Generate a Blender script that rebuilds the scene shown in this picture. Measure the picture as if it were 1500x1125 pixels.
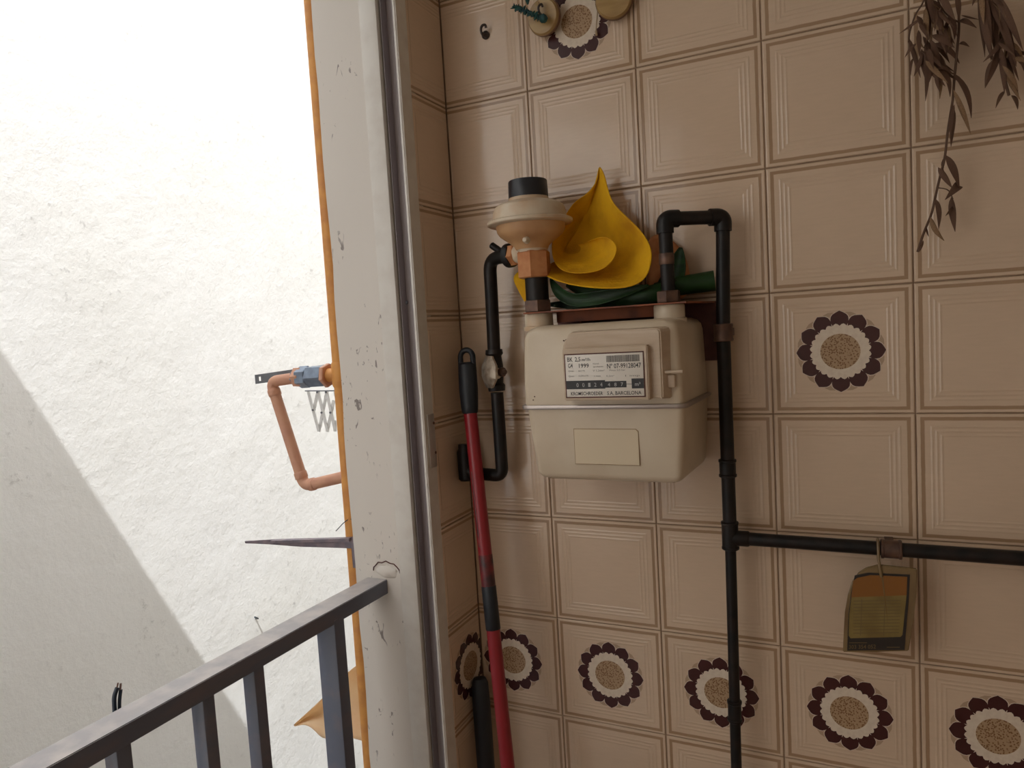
import bpy, bmesh, math, random
from mathutils import Vector, Matrix
random.seed(7)
PI = math.pi
for o in list(bpy.data.objects): bpy.data.objects.remove(o)
COL = bpy.context.scene.collection
scene = bpy.context.scene

# ---------------------------------------------------------------- camera
CL = Vector((0.706616, -1.213495, 1.494445))
CR = Vector((0.90476783, 0.42173269, -0.05947021))
CU = Vector((0.02203482, 0.09309464, 0.99541341))
CF = Vector((-0.42533473, 0.90192845, -0.07493623))
FPX = 1041.524
cd = bpy.data.cameras.new('camera'); cam = bpy.data.objects.new('camera', cd); COL.objects.link(cam)
cd.sensor_width = 36.0; cd.lens = FPX * 36.0 / 1500.0; cd.clip_start = 0.02; cd.clip_end = 100
M = Matrix((CR, CU, -CF)).transposed().to_4x4(); M.translation = CL
cam.matrix_world = M
scene.camera = cam

def P(px, py, ax, val):
    """world point where the sight line through a photo pixel meets the plane axis=val"""
    d = CF + (px - 750) / FPX * CR - (py - 562.5) / FPX * CU
    t = (val - CL[ax]) / d[ax]
    return CL + t * d

# ---------------------------------------------------------------- world, sun, exposure
w = bpy.data.worlds.new('sky'); scene.world = w; w.use_nodes = True
bg = w.node_tree.nodes['Background']
bg.inputs['Color'].default_value = (0.90, 0.94, 1.0, 1); bg.inputs['Strength'].default_value = 3.2
sd = bpy.data.lights.new('sun', 'SUN'); sd.energy = 4.7; sd.angle = math.radians(0.16); sd.color = (0.95, 0.985, 1.0)
sun = bpy.data.objects.new('sun', sd); COL.objects.link(sun)
SUN = Vector((-0.55, 1.0, -2.05)).normalized()
sun.rotation_euler = SUN.to_track_quat('-Z', 'Y').to_euler(); sun.location = (-1, -3, 8)
def area(name, loc, direction, sx, sy, power, color):
    l = bpy.data.lights.new(name, 'AREA'); l.shape = 'RECTANGLE'; l.size = sx; l.size_y = sy; l.energy = power; l.color = color
    o = bpy.data.objects.new(name, l); COL.objects.link(o); o.location = loc
    o.rotation_euler = Vector(direction).to_track_quat('-Z', 'Y').to_euler()
area('added_balcony_fill', (-.32, -1.75, 1.45), (1, .55, -.05), 1.3, 1.8, 7.4, (1.0, .97, .93))  # unseen fill lamp added outside the opening to brighten the interior
area('added_room_fill', (.9, -2.6, 1.5), (0, 1, 0), 1.5, 1.6, 0.85, (1.0, .88, .74))  # weak fill lamp added behind the camera to lift the indoor tones
vs = scene.view_settings; vs.view_transform = 'Standard'; vs.look = 'None'; vs.gamma = 1; vs.use_curve_mapping = False
vs.exposure = 0.0

# ---------------------------------------------------------------- materials
def newmat(name):
    m = bpy.data.materials.new(name); m.use_nodes = True
    return m, m.node_tree, m.node_tree.nodes['Principled BSDF']
def setin(b, k, v):
    if k in b.inputs: b.inputs[k].default_value = v
def mat(name, col, rough=0.5, metal=0.0, col2=None, nscale=20, nlo=0.4, nhi=0.65, bump=0.0, bscale=60, coat=0.0, stretch=None,
        trans=0.0, sheen=0.0, detail=6, bdist=0.001, spec=0.5):
    m, nt, b = newmat(name)
    N, L = nt.nodes, nt.links
    setin(b, 'Base Color', (*col, 1)); setin(b, 'Roughness', rough); setin(b, 'Metallic', metal)
    setin(b, 'Coat Weight', coat); setin(b, 'Specular IOR Level', spec)
    tc = N.new('ShaderNodeTexCoord'); mp = N.new('ShaderNodeMapping'); L.new(tc.outputs['Object'], mp.inputs['Vector'])
    if stretch: mp.inputs['Scale'].default_value = stretch
    if col2 is not None:
        n = N.new('ShaderNodeTexNoise'); n.inputs['Scale'].default_value = nscale; n.inputs['Detail'].default_value = detail
        L.new(mp.outputs[0], n.inputs['Vector'])
        r = N.new('ShaderNodeMapRange'); r.inputs[1].default_value = nlo; r.inputs[2].default_value = nhi
        L.new(n.outputs['Fac'], r.inputs[0])
        mx = N.new('ShaderNodeMix'); mx.data_type = 'RGBA'
        L.new(r.outputs[0], mx.inputs['Factor']); mx.inputs['A'].default_value = (*col, 1); mx.inputs['B'].default_value = (*col2, 1)
        L.new(mx.outputs['Result'], b.inputs['Base Color'])
    if bump > 0:
        n2 = N.new('ShaderNodeTexNoise'); n2.inputs['Scale'].default_value = bscale; n2.inputs['Detail'].default_value = 8
        L.new(mp.outputs[0], n2.inputs['Vector'])
        bp = N.new('ShaderNodeBump'); bp.inputs['Strength'].default_value = bump; bp.inputs['Distance'].default_value = bdist
        L.new(n2.outputs['Fac'], bp.inputs['Height']); L.new(bp.outputs[0], b.inputs['Normal'])
    if trans > 0:
        tr = N.new('ShaderNodeBsdfTranslucent'); tr.inputs['Color'].default_value = (*col, 1)
        if col2 is not None: L.new(mx.outputs['Result'], tr.inputs['Color'])
        ms = N.new('ShaderNodeMixShader'); ms.inputs[0].default_value = trans
        L.new(b.outputs[0], ms.inputs[1]); L.new(tr.outputs[0], ms.inputs[2])
        L.new(ms.outputs[0], N['Material Output'].inputs['Surface'])
    return m

def tile_material():
    m, nt, b = newmat('glazed_tile')
    N, L = nt.nodes, nt.links
    def math_(op, a, c=None):
        n = N.new('ShaderNodeMath'); n.operation = op
        for i, v in enumerate((a, c)):
            if v is None: continue
            if isinstance(v, (int, float)): n.inputs[i].default_value = v
            else: L.new(v, n.inputs[i])
        return n.outputs[0]
    tc = N.new('ShaderNodeTexCoord'); sx = N.new('ShaderNodeSeparateXYZ'); L.new(tc.outputs['Object'], sx.inputs[0])
    wn = N.new('ShaderNodeTexNoise'); wn.inputs['Scale'].default_value = 55; wn.inputs['Detail'].default_value = 2
    L.new(tc.outputs['Object'], wn.inputs['Vector'])
    wob = math_('MULTIPLY', math_('SUBTRACT', wn.outputs['Fac'], 0.5), 0.0012)
    dx = math_('SUBTRACT', 0.0992, math_('ABSOLUTE', sx.outputs['X']))
    dz = math_('SUBTRACT', 0.0969, math_('ABSOLUTE', sx.outputs['Z']))
    d = math_('ADD', math_('MINIMUM', dx, dz), wob)
    f = math_('MULTIPLY', d, 1 / 0.04)
    def ramp(stops, interp='LINEAR'):
        r = N.new('ShaderNodeValToRGB'); r.color_ramp.interpolation = interp
        e = r.color_ramp.elements
        while len(e) > 1: e.remove(e[-1])
        e[0].position = stops[0][0]; e[0].color = stops[0][1]
        for p, c in stops[1:]:
            k = e.new(p); k.color = c
        L.new(f, r.inputs[0]); return r.outputs[0]
    g = lambda v: (v, v, v, 1)
    band = ramp([(0, g(.3)), (.03, g(0)), (.115, g(0)), (.14, g(1)), (.245, g(1)), (.27, g(.0)), (1, g(0))])
    st = [(0, g(.3)), (.04, g(.62)), (.125, g(.6)), (.15, g(.5)), (.24, g(.5)), (.28, g(.42))]
    for c in (.50, .66, .82): st += [(c - .055, g(.42)), (c - .01, g(.72)), (c + .01, g(.72)), (c + .055, g(.42))]
    hgt = ramp(st)
    # fine vertical brushing and cloudy glaze
    mp = N.new('ShaderNodeMapping'); L.new(tc.outputs['Object'], mp.inputs[0]); mp.inputs['Scale'].default_value = (8, 8, 60)
    n1 = N.new('ShaderNodeTexNoise'); n1.inputs['Scale'].default_value = 4; n1.inputs['Detail'].default_value = 6; L.new(mp.outputs[0], n1.inputs['Vector'])
    oi = N.new('ShaderNodeObjectInfo')
    geo = N.new('ShaderNodeNewGeometry')
    n2 = N.new('ShaderNodeTexNoise'); n2.inputs['Scale'].default_value = 5.0; n2.inputs['Detail'].default_value = 4; L.new(geo.outputs['Position'], n2.inputs['Vector'])
    v = math_('ADD', math_('MULTIPLY', n1.outputs['Fac'], .35), math_('ADD', math_('MULTIPLY', n2.outputs['Fac'], .75), math_('MULTIPLY', oi.outputs['Random'], .12)))
    r = N.new('ShaderNodeMapRange'); r.inputs[1].default_value = .35; r.inputs[2].default_value = .85; L.new(v, r.inputs[0])
    mx = N.new('ShaderNodeMix'); mx.data_type = 'RGBA'; L.new(r.outputs[0], mx.inputs['Factor'])
    mx.inputs['A'].default_value = (.60, .45, .32, 1); mx.inputs['B'].default_value = (.70, .525, .375, 1)
    mb = N.new('ShaderNodeMix'); mb.data_type = 'RGBA'; L.new(math_('MULTIPLY', band, .95), mb.inputs['Factor'])
    L.new(mx.outputs['Result'], mb.inputs['A']); mb.inputs['B'].default_value = (.36, .225, .13, 1)
    L.new(mb.outputs['Result'], b.inputs['Base Color'])
    setin(b, 'Roughness', .16); setin(b, 'Coat Weight', .25); setin(b, 'Coat Roughness', .08)
    wv = N.new('ShaderNodeTexNoise'); wv.inputs['Scale'].default_value = 14; wv.inputs['Detail'].default_value = 2; L.new(geo.outputs['Position'], wv.inputs['Vector'])
    h = math_('ADD', hgt, math_('MULTIPLY', wv.outputs['Fac'], .55))
    h = math_('ADD', h, math_('MULTIPLY', n1.outputs['Fac'], .05))
    bp = N.new('ShaderNodeBump'); bp.inputs['Strength'].default_value = .8; bp.inputs['Distance'].default_value = .0019
    L.new(h, bp.inputs['Height']); L.new(bp.outputs[0], b.inputs['Normal'])
    if 'Coat Normal' in b.inputs: L.new(bp.outputs[0], b.inputs['Coat Normal'])
    return m

def disc_material():
    m, nt, b = newmat('flower_centre')
    N, L = nt.nodes, nt.links
    tc = N.new('ShaderNodeTexCoord'); v = N.new('ShaderNodeTexVoronoi'); v.inputs['Scale'].default_value = 330
    L.new(tc.outputs['Object'], v.inputs['Vector'])
    r = N.new('ShaderNodeValToRGB'); r.color_ramp.elements[0].position = .30; r.color_ramp.elements[1].position = .48
    r.color_ramp.elements[0].color = (.20, .10, .045, 1); r.color_ramp.elements[1].color = (.43, .285, .165, 1)
    L.new(v.outputs['Distance'], r.inputs[0]); L.new(r.outputs[0], b.inputs['Base Color']); setin(b, 'Roughness', .25)
    return m

def stucco_material():
    m, nt, b = newmat('white_stucco')
    N, L = nt.nodes, nt.links
    geo = N.new('ShaderNodeNewGeometry')
    n1 = N.new('ShaderNodeTexNoise'); n1.inputs['Scale'].default_value = 2.2; n1.inputs['Detail'].default_value = 10; n1.inputs['Roughness'].default_value = .62
    n2 = N.new('ShaderNodeTexNoise'); n2.inputs['Scale'].default_value = 22; n2.inputs['Detail'].default_value = 8; n2.inputs['Roughness'].default_value = .7
    n3 = N.new('ShaderNodeTexNoise'); n3.inputs['Scale'].default_value = 1.1; n3.inputs['Detail'].default_value = 3
    for n in (n1, n2, n3): L.new(geo.outputs['Position'], n.inputs['Vector'])
    # pits: high fine noise inside rough patches, their shade painted in as darker colour
    mul = N.new('ShaderNodeMath'); mul.operation = 'MULTIPLY'
    ra = N.new('ShaderNodeMapRange'); ra.inputs[1].default_value = .57; ra.inputs[2].default_value = .66; L.new(n2.outputs['Fac'], ra.inputs[0])
    rb = N.new('ShaderNodeMapRange'); rb.inputs[1].default_value = .50; rb.inputs[2].default_value = .62; L.new(n1.outputs['Fac'], rb.inputs[0])
    L.new(ra.outputs[0], mul.inputs[0]); L.new(rb.outputs[0], mul.inputs[1])
    rc = N.new('ShaderNodeMapRange'); rc.inputs[1].default_value = .35; rc.inputs[2].default_value = .7; L.new(n3.outputs['Fac'], rc.inputs[0])
    mx = N.new('ShaderNodeMix'); mx.data_type = 'RGBA'; L.new(rc.outputs[0], mx.inputs['Factor'])
    mx.inputs['A'].default_value = (.90, .885, .86, 1); mx.inputs['B'].default_value = (.86, .84, .80, 1)
    m2 = N.new('ShaderNodeMix'); m2.data_type = 'RGBA'; L.new(mul.outputs[0], m2.inputs['Factor'])
    L.new(mx.outputs['Result'], m2.inputs['A']); m2.inputs['B'].default_value = (.64, .62, .59, 1)
    L.new(m2.outputs['Result'], b.inputs['Base Color']); setin(b, 'Roughness', .9); setin(b, 'Specular IOR Level', .2)
    ad = N.new('ShaderNodeMath'); ad.operation = 'ADD'; L.new(n1.outputs['Fac'], ad.inputs[0])
    m3 = N.new('ShaderNodeMath'); m3.operation = 'MULTIPLY'; m3.inputs[1].default_value = .22; L.new(n2.outputs['Fac'], m3.inputs[0]); L.new(m3.outputs[0], ad.inputs[1])
    bp = N.new('ShaderNodeBump'); bp.inputs['Strength'].default_value = .6; bp.inputs['Distance'].default_value = .022
    L.new(ad.outputs[0], bp.inputs['Height']); L.new(bp.outputs[0], b.inputs['Normal'])
    return m

def plaster_material():
    m, nt, b = newmat('painted_plaster')
    N, L = nt.nodes, nt.links
    geo = N.new('ShaderNodeNewGeometry')
    mp = N.new('ShaderNodeMapping'); mp.inputs['Scale'].default_value = (1, 1, .45); mp.inputs['Rotation'].default_value = (.5, .3, .2)
    L.new(geo.outputs['Position'], mp.inputs[0])
    n1 = N.new('ShaderNodeTexNoise'); n1.inputs['Scale'].default_value = 75; n1.inputs['Detail'].default_value = 5; n1.inputs['Distortion'].default_value = 1.5
    n2 = N.new('ShaderNodeTexNoise'); n2.inputs['Scale'].default_value = 7; n2.inputs['Detail'].default_value = 4
    L.new(mp.outputs[0], n1.inputs['Vector']); L.new(geo.outputs['Position'], n2.inputs['Vector'])
    # chips and hairline cracks
    sub = N.new('ShaderNodeMath'); sub.operation = 'SUBTRACT'; L.new(n1.outputs['Fac'], sub.inputs[0]); sub.inputs[1].default_value = .655
    ab = N.new('ShaderNodeMapRange'); ab.inputs[1].default_value = -.01; ab.inputs[2].default_value = .03; L.new(sub.outputs[0], ab.inputs[0])
    rb = N.new('ShaderNodeMapRange'); rb.inputs[1].default_value = .48; rb.inputs[2].default_value = .56; L.new(n2.outputs['Fac'], rb.inputs[0])
    mul = N.new('ShaderNodeMath'); mul.operation = 'MULTIPLY'; L.new(ab.outputs[0], mul.inputs[0]); L.new(rb.outputs[0], mul.inputs[1])
    mx = N.new('ShaderNodeMix'); mx.data_type = 'RGBA'; L.new(mul.outputs[0], mx.inputs['Factor'])
    mx.inputs['A'].default_value = (.74, .685, .62, 1); mx.inputs['B'].default_value = (.28, .24, .22, 1)
    L.new(mx.outputs['Result'], b.inputs['Base Color']); setin(b, 'Roughness', .75)
    bp = N.new('ShaderNodeBump'); bp.inputs['Strength'].default_value = .5; bp.inputs['Distance'].default_value = .003
    L.new(n2.outputs['Fac'], bp.inputs['Height']); L.new(bp.outputs[0], b.inputs['Normal'])
    return m

def rail_material():
    m = mat('slate_blue_paint', (.135, .15, .205), .36, col2=(.19, .17, .20), nscale=26, nlo=.5, nhi=.72, bump=.4, bscale=70, stretch=(1, .25, 1))
    nt = m.node_tree; N, L = nt.nodes, nt.links; b = N['Principled BSDF']
    src = b.inputs['Base Color'].links[0].from_socket
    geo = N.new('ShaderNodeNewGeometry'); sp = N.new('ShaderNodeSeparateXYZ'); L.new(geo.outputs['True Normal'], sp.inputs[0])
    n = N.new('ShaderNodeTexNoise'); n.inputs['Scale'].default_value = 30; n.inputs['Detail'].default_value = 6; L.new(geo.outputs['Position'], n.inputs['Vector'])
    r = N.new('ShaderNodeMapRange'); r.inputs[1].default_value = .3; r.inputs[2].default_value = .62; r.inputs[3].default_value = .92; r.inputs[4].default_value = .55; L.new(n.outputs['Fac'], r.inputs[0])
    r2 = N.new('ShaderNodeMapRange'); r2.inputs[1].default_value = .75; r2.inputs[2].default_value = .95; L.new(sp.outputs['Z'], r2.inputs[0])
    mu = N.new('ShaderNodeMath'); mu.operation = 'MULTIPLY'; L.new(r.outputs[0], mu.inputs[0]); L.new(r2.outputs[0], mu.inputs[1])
    mx = N.new('ShaderNodeMix'); mx.data_type = 'RGBA'; L.new(mu.outputs[0], mx.inputs['Factor']); L.new(src, mx.inputs['A']); mx.inputs['B'].default_value = (.56, .50, .46, 1)  # upward faces lightened: settled dust plus sky sheen painted in
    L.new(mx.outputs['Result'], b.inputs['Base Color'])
    return m
MT = dict(
    tile=tile_material(), disc=disc_material(), stucco=stucco_material(), plaster=plaster_material(),
    grout=mat('grout', (.26, .165, .11), .9, col2=(.36, .25, .17), nscale=40),
    petal=mat('petal_print', (.055, .014, .014), .25),
    petal_line=mat('petal_outline_print', (.66, .53, .42), .25),
    petal_tan=mat('tan_petal_print', (.44, .31, .21), .25),
    cream_print=mat('cream_print', (.74, .63, .50), .25, col2=(.68, .56, .44), nscale=120),
    alu=mat('white_aluminium', (.72, .68, .62), .4, col2=(.66, .61, .55), nscale=30),
    alu_shade=mat('shaded_aluminium', (.42, .37, .36), .45, .2, col2=(.34, .29, .29), nscale=14, stretch=(1, 1, .1)),  # shade of the recessed channel painted in as a darker aluminium
    dark_alu=mat('track_aluminium', (.30, .26, .27), .45, .3),  # plain darker aluminium for the rib inside the channel
    keeper=mat('latch_plate_metal', (.50, .46, .42), .4, .3),
    gas_yellow=mat('yellow_ochre_paint', (.72, .33, .08), .5, col2=(.62, .26, .07), nscale=40, bump=.3, bscale=90),
    gas_pink=mat('faded_ochre_paint', (.66, .35, .22), .55, col2=(.60, .30, .20), nscale=30, bump=.3, bscale=80),
    blue_metal=mat('blue_grey_metal', (.25, .31, .40), .45, .5, col2=(.20, .24, .31), nscale=80),
    grey_metal=mat('grey_metal', (.20, .21, .23), .5, .6),
    rack=mat('grey_plastic', (.80, .79, .77), .5),
    rail=rail_material(),
    arm=mat('arm_metal', (.20, .17, .20), .5, .4, col2=(.28, .22, .24), nscale=60),
    black_pipe=mat('black_painted_pipe', (.007, .0065, .0065), .42, spec=.3, col2=(.018, .012, .010), nscale=35, bump=.3, bscale=60),
    brown_metal=mat('brown_clamp', (.095, .055, .042), .45, .5, col2=(.16, .09, .06), nscale=60),
    brass=mat('tarnished_brass', (.58, .50, .40), .34, .6, col2=(.30, .23, .17), nscale=70),
    meter=mat('meter_cream_enamel', (.65, .545, .405), .36, col2=(.57, .455, .32), nscale=9, bump=.1, bscale=30),
    meter_dirty=mat('meter_index_cream', (.60, .475, .35), .42, col2=(.50, .37, .25), nscale=16, stretch=(.5, 1, 4)),
    seam=mat('seam_metal', (.42, .36, .33), .3, .7),
    rust=mat('rusty_steel', (.30, .085, .03), .65, col2=(.16, .05, .025), nscale=28, bump=.4, bscale=90),
    rust_dark=mat('dark_rust_steel', (.12, .038, .028), .7, col2=(.07, .025, .02), nscale=25),
    stain_low=mat('rust_stained_casting', (.56, .32, .15), .5, col2=(.42, .21, .09), nscale=12, bump=.3, bscale=50),
    stain=mat('stained_cream_casting', (.64, .53, .39), .45, col2=(.50, .27, .12), nscale=13, nlo=.45, nhi=.68, bump=.3, bscale=50),
    orange_brass=mat('orange_brass_union', (.56, .25, .10), .45, .25, col2=(.46, .17, .06), nscale=60),
    black_plastic=mat('black_plastic', (.012, .013, .018), .35),
    label=mat('label_face', (.74, .68, .60), .35),
    ink=mat('black_ink', (.02, .018, .018), .5),
    ink_light=mat('grey_ink', (.20, .17, .15), .6),
    white_ink=mat('white_ink', (.40, .39, .38), .5),
    sticker=mat('beige_sticker', (.66, .54, .37), .5),
    sticker_line=mat('sticker_line', (.30, .18, .08), .6),
    yellow=mat('yellow_flower_fabric', (.88, .49, .015), .8, col2=(.66, .31, .015), nscale=16, nlo=.42, nhi=.7, bump=.9, bscale=55, trans=.18, bdist=.004, spec=.2),
    green=mat('green_leaf_fabric', (.014, .050, .009), .5, col2=(.003, .011, .004), nscale=22, bump=.4, bscale=60, stretch=(.5, 1, 2), spec=.3),
    red=mat('red_painted_pole', (.27, .011, .018), .32),
    darkred=mat('dark_marks_on_pole', (.05, .016, .018), .4, col2=(.20, .02, .022), nscale=40),
    handle=mat('black_rubber', (.008, .011, .016), .5),
    wood=mat('pale_wood', (.42, .27, .10), .4, col2=(.32, .19, .065), nscale=14, stretch=(1, 1, 5), coat=.3),
    wood_dark=mat('wood_rim', (.20, .10, .05), .5),
    cord=mat('green_cord', (.01, .07, .055), .7, col2=(.01, .04, .05), nscale=90),
    string=mat('tan_string', (.42, .30, .18), .8),
    hook=mat('brown_hook', (.04, .025, .02), .4),
    dry=mat('dry_leaf', (.20, .105, .058), .7, col2=(.10, .046, .032), nscale=18, bump=.5, bscale=80, stretch=(4, 4, .7), bdist=.002),
    dry_light=mat('dry_leaf_light', (.36, .22, .11), .7, col2=(.20, .105, .055), nscale=24, bump=.5, bscale=80),
    twig=mat('dry_twig', (.12, .065, .04), .8),
    tag_plastic=mat('yellowed_clear_plastic', (.22, .145, .065), .25, col2=(.17, .105, .05), nscale=20, coat=.2),
    tag_orange=mat('tag_orange_print', (.24, .095, .02), .3),
    tag_yellow=mat('tag_olive_print', (.23, .165, .05), .3, col2=(.18, .12, .035), nscale=30, coat=.4),
    tag_dark=mat('tag_dark_print', (.025, .02, .017), .35),
    tag_line=mat('tag_line_print', (.15, .10, .04), .4),
    withered=mat('withered_leaf', (.88, .70, .48), .7, col2=(.82, .58, .34), nscale=14, bump=.6, bscale=50, trans=.5, bdist=.002),
    cable=mat('black_cable', (.02, .03, .045), .4),
    copper=mat('bare_wire', (.20, .12, .10), .4, .8),
    ceiling=mat('ceiling_paint', (.80, .76, .69), .9),
    inwall=mat('inner_wall_paint', (.72, .62, .50), .8),
    floor=mat('floor_terracotta', (.40, .25, .17), .5, col2=(.34, .20, .13), nscale=10),
    ground=mat('patio_ground', (.45, .42, .38), .9),
)

# ---------------------------------------------------------------- helpers
def link(name, me, m=None, parent=None, smooth=False):
    o = bpy.data.objects.new(name, me); COL.objects.link(o)
    if m is not None and not me.materials: me.materials.append(m)
    if parent is not None: o.parent = parent
    if smooth:
        for p in me.polygons: p.use_smooth = True
    return o
def from_bm(name, bm, m=None, parent=None, smooth=False, angle=None):
    bmesh.ops.recalc_face_normals(bm, faces=bm.faces[:])
    me = bpy.data.meshes.new(name); bm.to_mesh(me); bm.free()
    o = link(name, me, m, parent, smooth or angle is not None)
    if angle is not None:
        me.set_sharp_from_angle(angle=math.radians(angle))
    return o
def tag(o, label, cat, group=None):
    o['label'] = label; o['category'] = cat
    if group: o['group'] = group
    return o
def empty(name, loc, label=None, cat=None, group=None):
    o = bpy.data.objects.new(name, None); COL.objects.link(o); o.location = loc; o.empty_display_size = .02
    if label: tag(o, label, cat, group)
    return o
def adopt(parent, *obs):
    """parent meshes whose vertices are in world space under an Empty, keeping them in place"""
    for o in obs:
        o.parent = parent; o.matrix_parent_inverse = Matrix.Translation(-Vector(parent.location))
def structure(o): o['kind'] = 'structure'; return o
def add_box(bm, x0, x1, y0, y1, z0, z1, bev=0.0, seg=2):
    vs_ = [bm.verts.new((x, y, z)) for x in (x0, x1) for y in (y0, y1) for z in (z0, z1)]
    f = [(0, 1, 3, 2), (4, 6, 7, 5), (0, 4, 5, 1), (2, 3, 7, 6), (0, 2, 6, 4), (1, 5, 7, 3)]
    fs = [bm.faces.new([vs_[i] for i in q]) for q in f]
    if bev > 0:
        es = list({e for q in fs for e in q.edges})
        bmesh.ops.bevel(bm, geom=es, offset=bev, segments=seg, affect='EDGES', profile=.5)
def box(name, x0, x1, y0, y1, z0, z1, m, parent=None, bev=0.0, seg=2):
    bm = bmesh.new(); add_box(bm, x0, x1, y0, y1, z0, z1, bev, seg)
    return from_bm(name, bm, m, parent, angle=35 if bev > 0 else None)
def frame_of(d, up=Vector((0, 0, 1))):
    d = Vector(d).normalized()
    if abs(d.dot(up)) > .98: up = Vector((0, 1, 0))
    a = d.cross(up).normalized(); b = a.cross(d).normalized()
    return a, b, d
def add_lathe(bm, org, axis, prof, n=32, squash=1.0, phase=0.0, cap=True):
    """prof: list of (distance along axis, radius)"""
    a, b, d = frame_of(axis); org = Vector(org); rings = []
    for (h, r) in prof:
        rings.append([bm.verts.new(org + d * h + a * (r * math.cos(2 * PI * i / n + phase)) + b * (r * squash * math.sin(2 * PI * i / n + phase))) for i in range(n)])
    for k in range(len(rings) - 1):
        for i in range(n):
            j = (i + 1) % n; bm.faces.new((rings[k][i], rings[k][j], rings[k + 1][j], rings[k + 1][i]))
    if cap:
        bm.faces.new(rings[0]); bm.faces.new(rings[-1][::-1])
def lathe(name, org, axis, prof, m, n=32, parent=None, angle=35, phase=0.0):
    bm = bmesh.new(); add_lathe(bm, org, axis, prof, n, phase=phase)
    return from_bm(name, bm, m, parent, angle=angle)
def hexnut(name, org, axis, length, r, m, parent=None, phase=0.0, ch=.0015):
    bm = bmesh.new(); add_lathe(bm, org, axis, [(0, r - ch), (ch, r), (length - ch, r), (length, r - ch)], 6, phase=phase)
    return from_bm(name, bm, m, parent)
def fillet(pts, rad, seg=7):
    pts = [Vector(p) for p in pts]; out = [pts[0]]
    for i in range(1, len(pts) - 1):
        a, b, c = pts[i - 1], pts[i], pts[i + 1]
        r = rad[i] if isinstance(rad, (list, tuple)) else rad
        u = (a - b); v = (c - b); t = min(r, u.length * .49, v.length * .49)
        p0 = b + u.normalized() * t; p2 = b + v.normalized() * t
        for k in range(seg + 1):
            s = k / seg; out.append(p0 * (1 - s) ** 2 + b * 2 * s * (1 - s) + p2 * s * s)
    out.append(pts[-1]); return out
def add_tube(bm, pts, r, n=16, cap=True):
    pts = [Vector(p) for p in pts]
    N_ = len(pts); rr = r if isinstance(r, (list, tuple)) else [r] * N_
    t0 = (pts[1] - pts[0]).normalized(); a, b, _ = frame_of(t0); prev = t0; rings = []
    for i, p in enumerate(pts):
        t = (pts[min(i + 1, N_ - 1)] - pts[max(i - 1, 0)]).normalized()
        q = prev.rotation_difference(t); a = q @ a; b = q @ b; prev = t
        rings.append([bm.verts.new(p + a * (rr[i] * math.cos(2 * PI * k / n)) + b * (rr[i] * math.sin(2 * PI * k / n))) for k in range(n)])
    for i in range(N_ - 1):
        for k in range(n):
            j = (k + 1) % n; bm.faces.new((rings[i][k], rings[i][j], rings[i + 1][j], rings[i + 1][k]))
    if cap: bm.faces.new(rings[0][::-1]); bm.faces.new(rings[-1])
def tube(name, pts, r, m, parent=None, n=16, rad=None, seg=7):
    bm = bmesh.new()
    if rad is not None: pts = fillet(pts, rad, seg)
    add_tube(bm, pts, r, n)
    return from_bm(name, bm, m, parent, angle=50)
def prism(name, pts, off, m, parent=None, bev=0.0):
    """polygon of world points extruded by vector off"""
    bm = bmesh.new(); off = Vector(off)
    a = [bm.verts.new(Vector(p)) for p in pts]; c = [bm.verts.new(Vector(p) + off) for p in pts]; n = len(pts)
    bm.faces.new(a); bm.faces.new(c[::-1])
    for i in range(n): bm.faces.new((a[i], a[(i + 1) % n], c[(i + 1) % n], c[i]))
    if bev > 0: bmesh.ops.bevel(bm, geom=bm.edges[:], offset=bev, segments=2, affect='EDGES')
    return from_bm(name, bm, m, parent, angle=35 if bev else None)
def grid_surface(name, rows, m, thick=.0008, parent=None, sub=2):
    """smooth sheet with thickness through rows of world points"""
    bm = bmesh.new(); V = [[bm.verts.new(Vector(p)) for p in r] for r in rows]
    for i in range(len(V) - 1):
        for j in range(len(V[0]) - 1): bm.faces.new((V[i][j], V[i][j + 1], V[i + 1][j + 1], V[i + 1][j]))
    o = from_bm(name, bm, m, parent, smooth=True)
    if sub:
        s = o.modifiers.new('sub', 'SUBSURF'); s.levels = sub; s.render_levels = sub
    so = o.modifiers.new('thick', 'SOLIDIFY'); so.thickness = thick; so.offset = 0
    return o

# ---------------------------------------------------------------- room shell
X0 = 0.0308; ROWS = [2.5, 2.312, 2.1165, 1.921, 1.7251, 1.5293, 1.3343, 1.1402, 0.9453, 0.7522, 0.557, 0.361, 0.166, 0.0]
COLS = [X0] + [0.2 * k - (.0005 if k == 1 else .0015 if k in (2, 3) else 0) for k in range(1, 11)]
RX = 2.0; FY = -2.7; CEIL = 2.5; YT = -0.12; YF = -0.152; XF = -0.150
wall_back = structure(box('wall_back', -0.15, RX, 0.0025, 0.16, 0, CEIL, MT['grout']))
structure(box('wall_right', RX, RX + .1, FY, .16, 0, CEIL, MT['inwall']))
structure(box('wall_front', -0.15, RX + .1, FY - .1, FY, 0, CEIL, MT['inwall']))
structure(box('floor', -0.15, RX + .1, FY - .1, .16, -.1, 0, MT['floor']))
structure(box('ceiling', -0.15, RX + .1, FY - .1, .16, CEIL, CEIL + .2, MT['ceiling']))
wall_left = structure(box('wall_left', -.0436, X0 - .0025, YT, 0.0025, 0, CEIL, MT['grout']))

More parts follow.
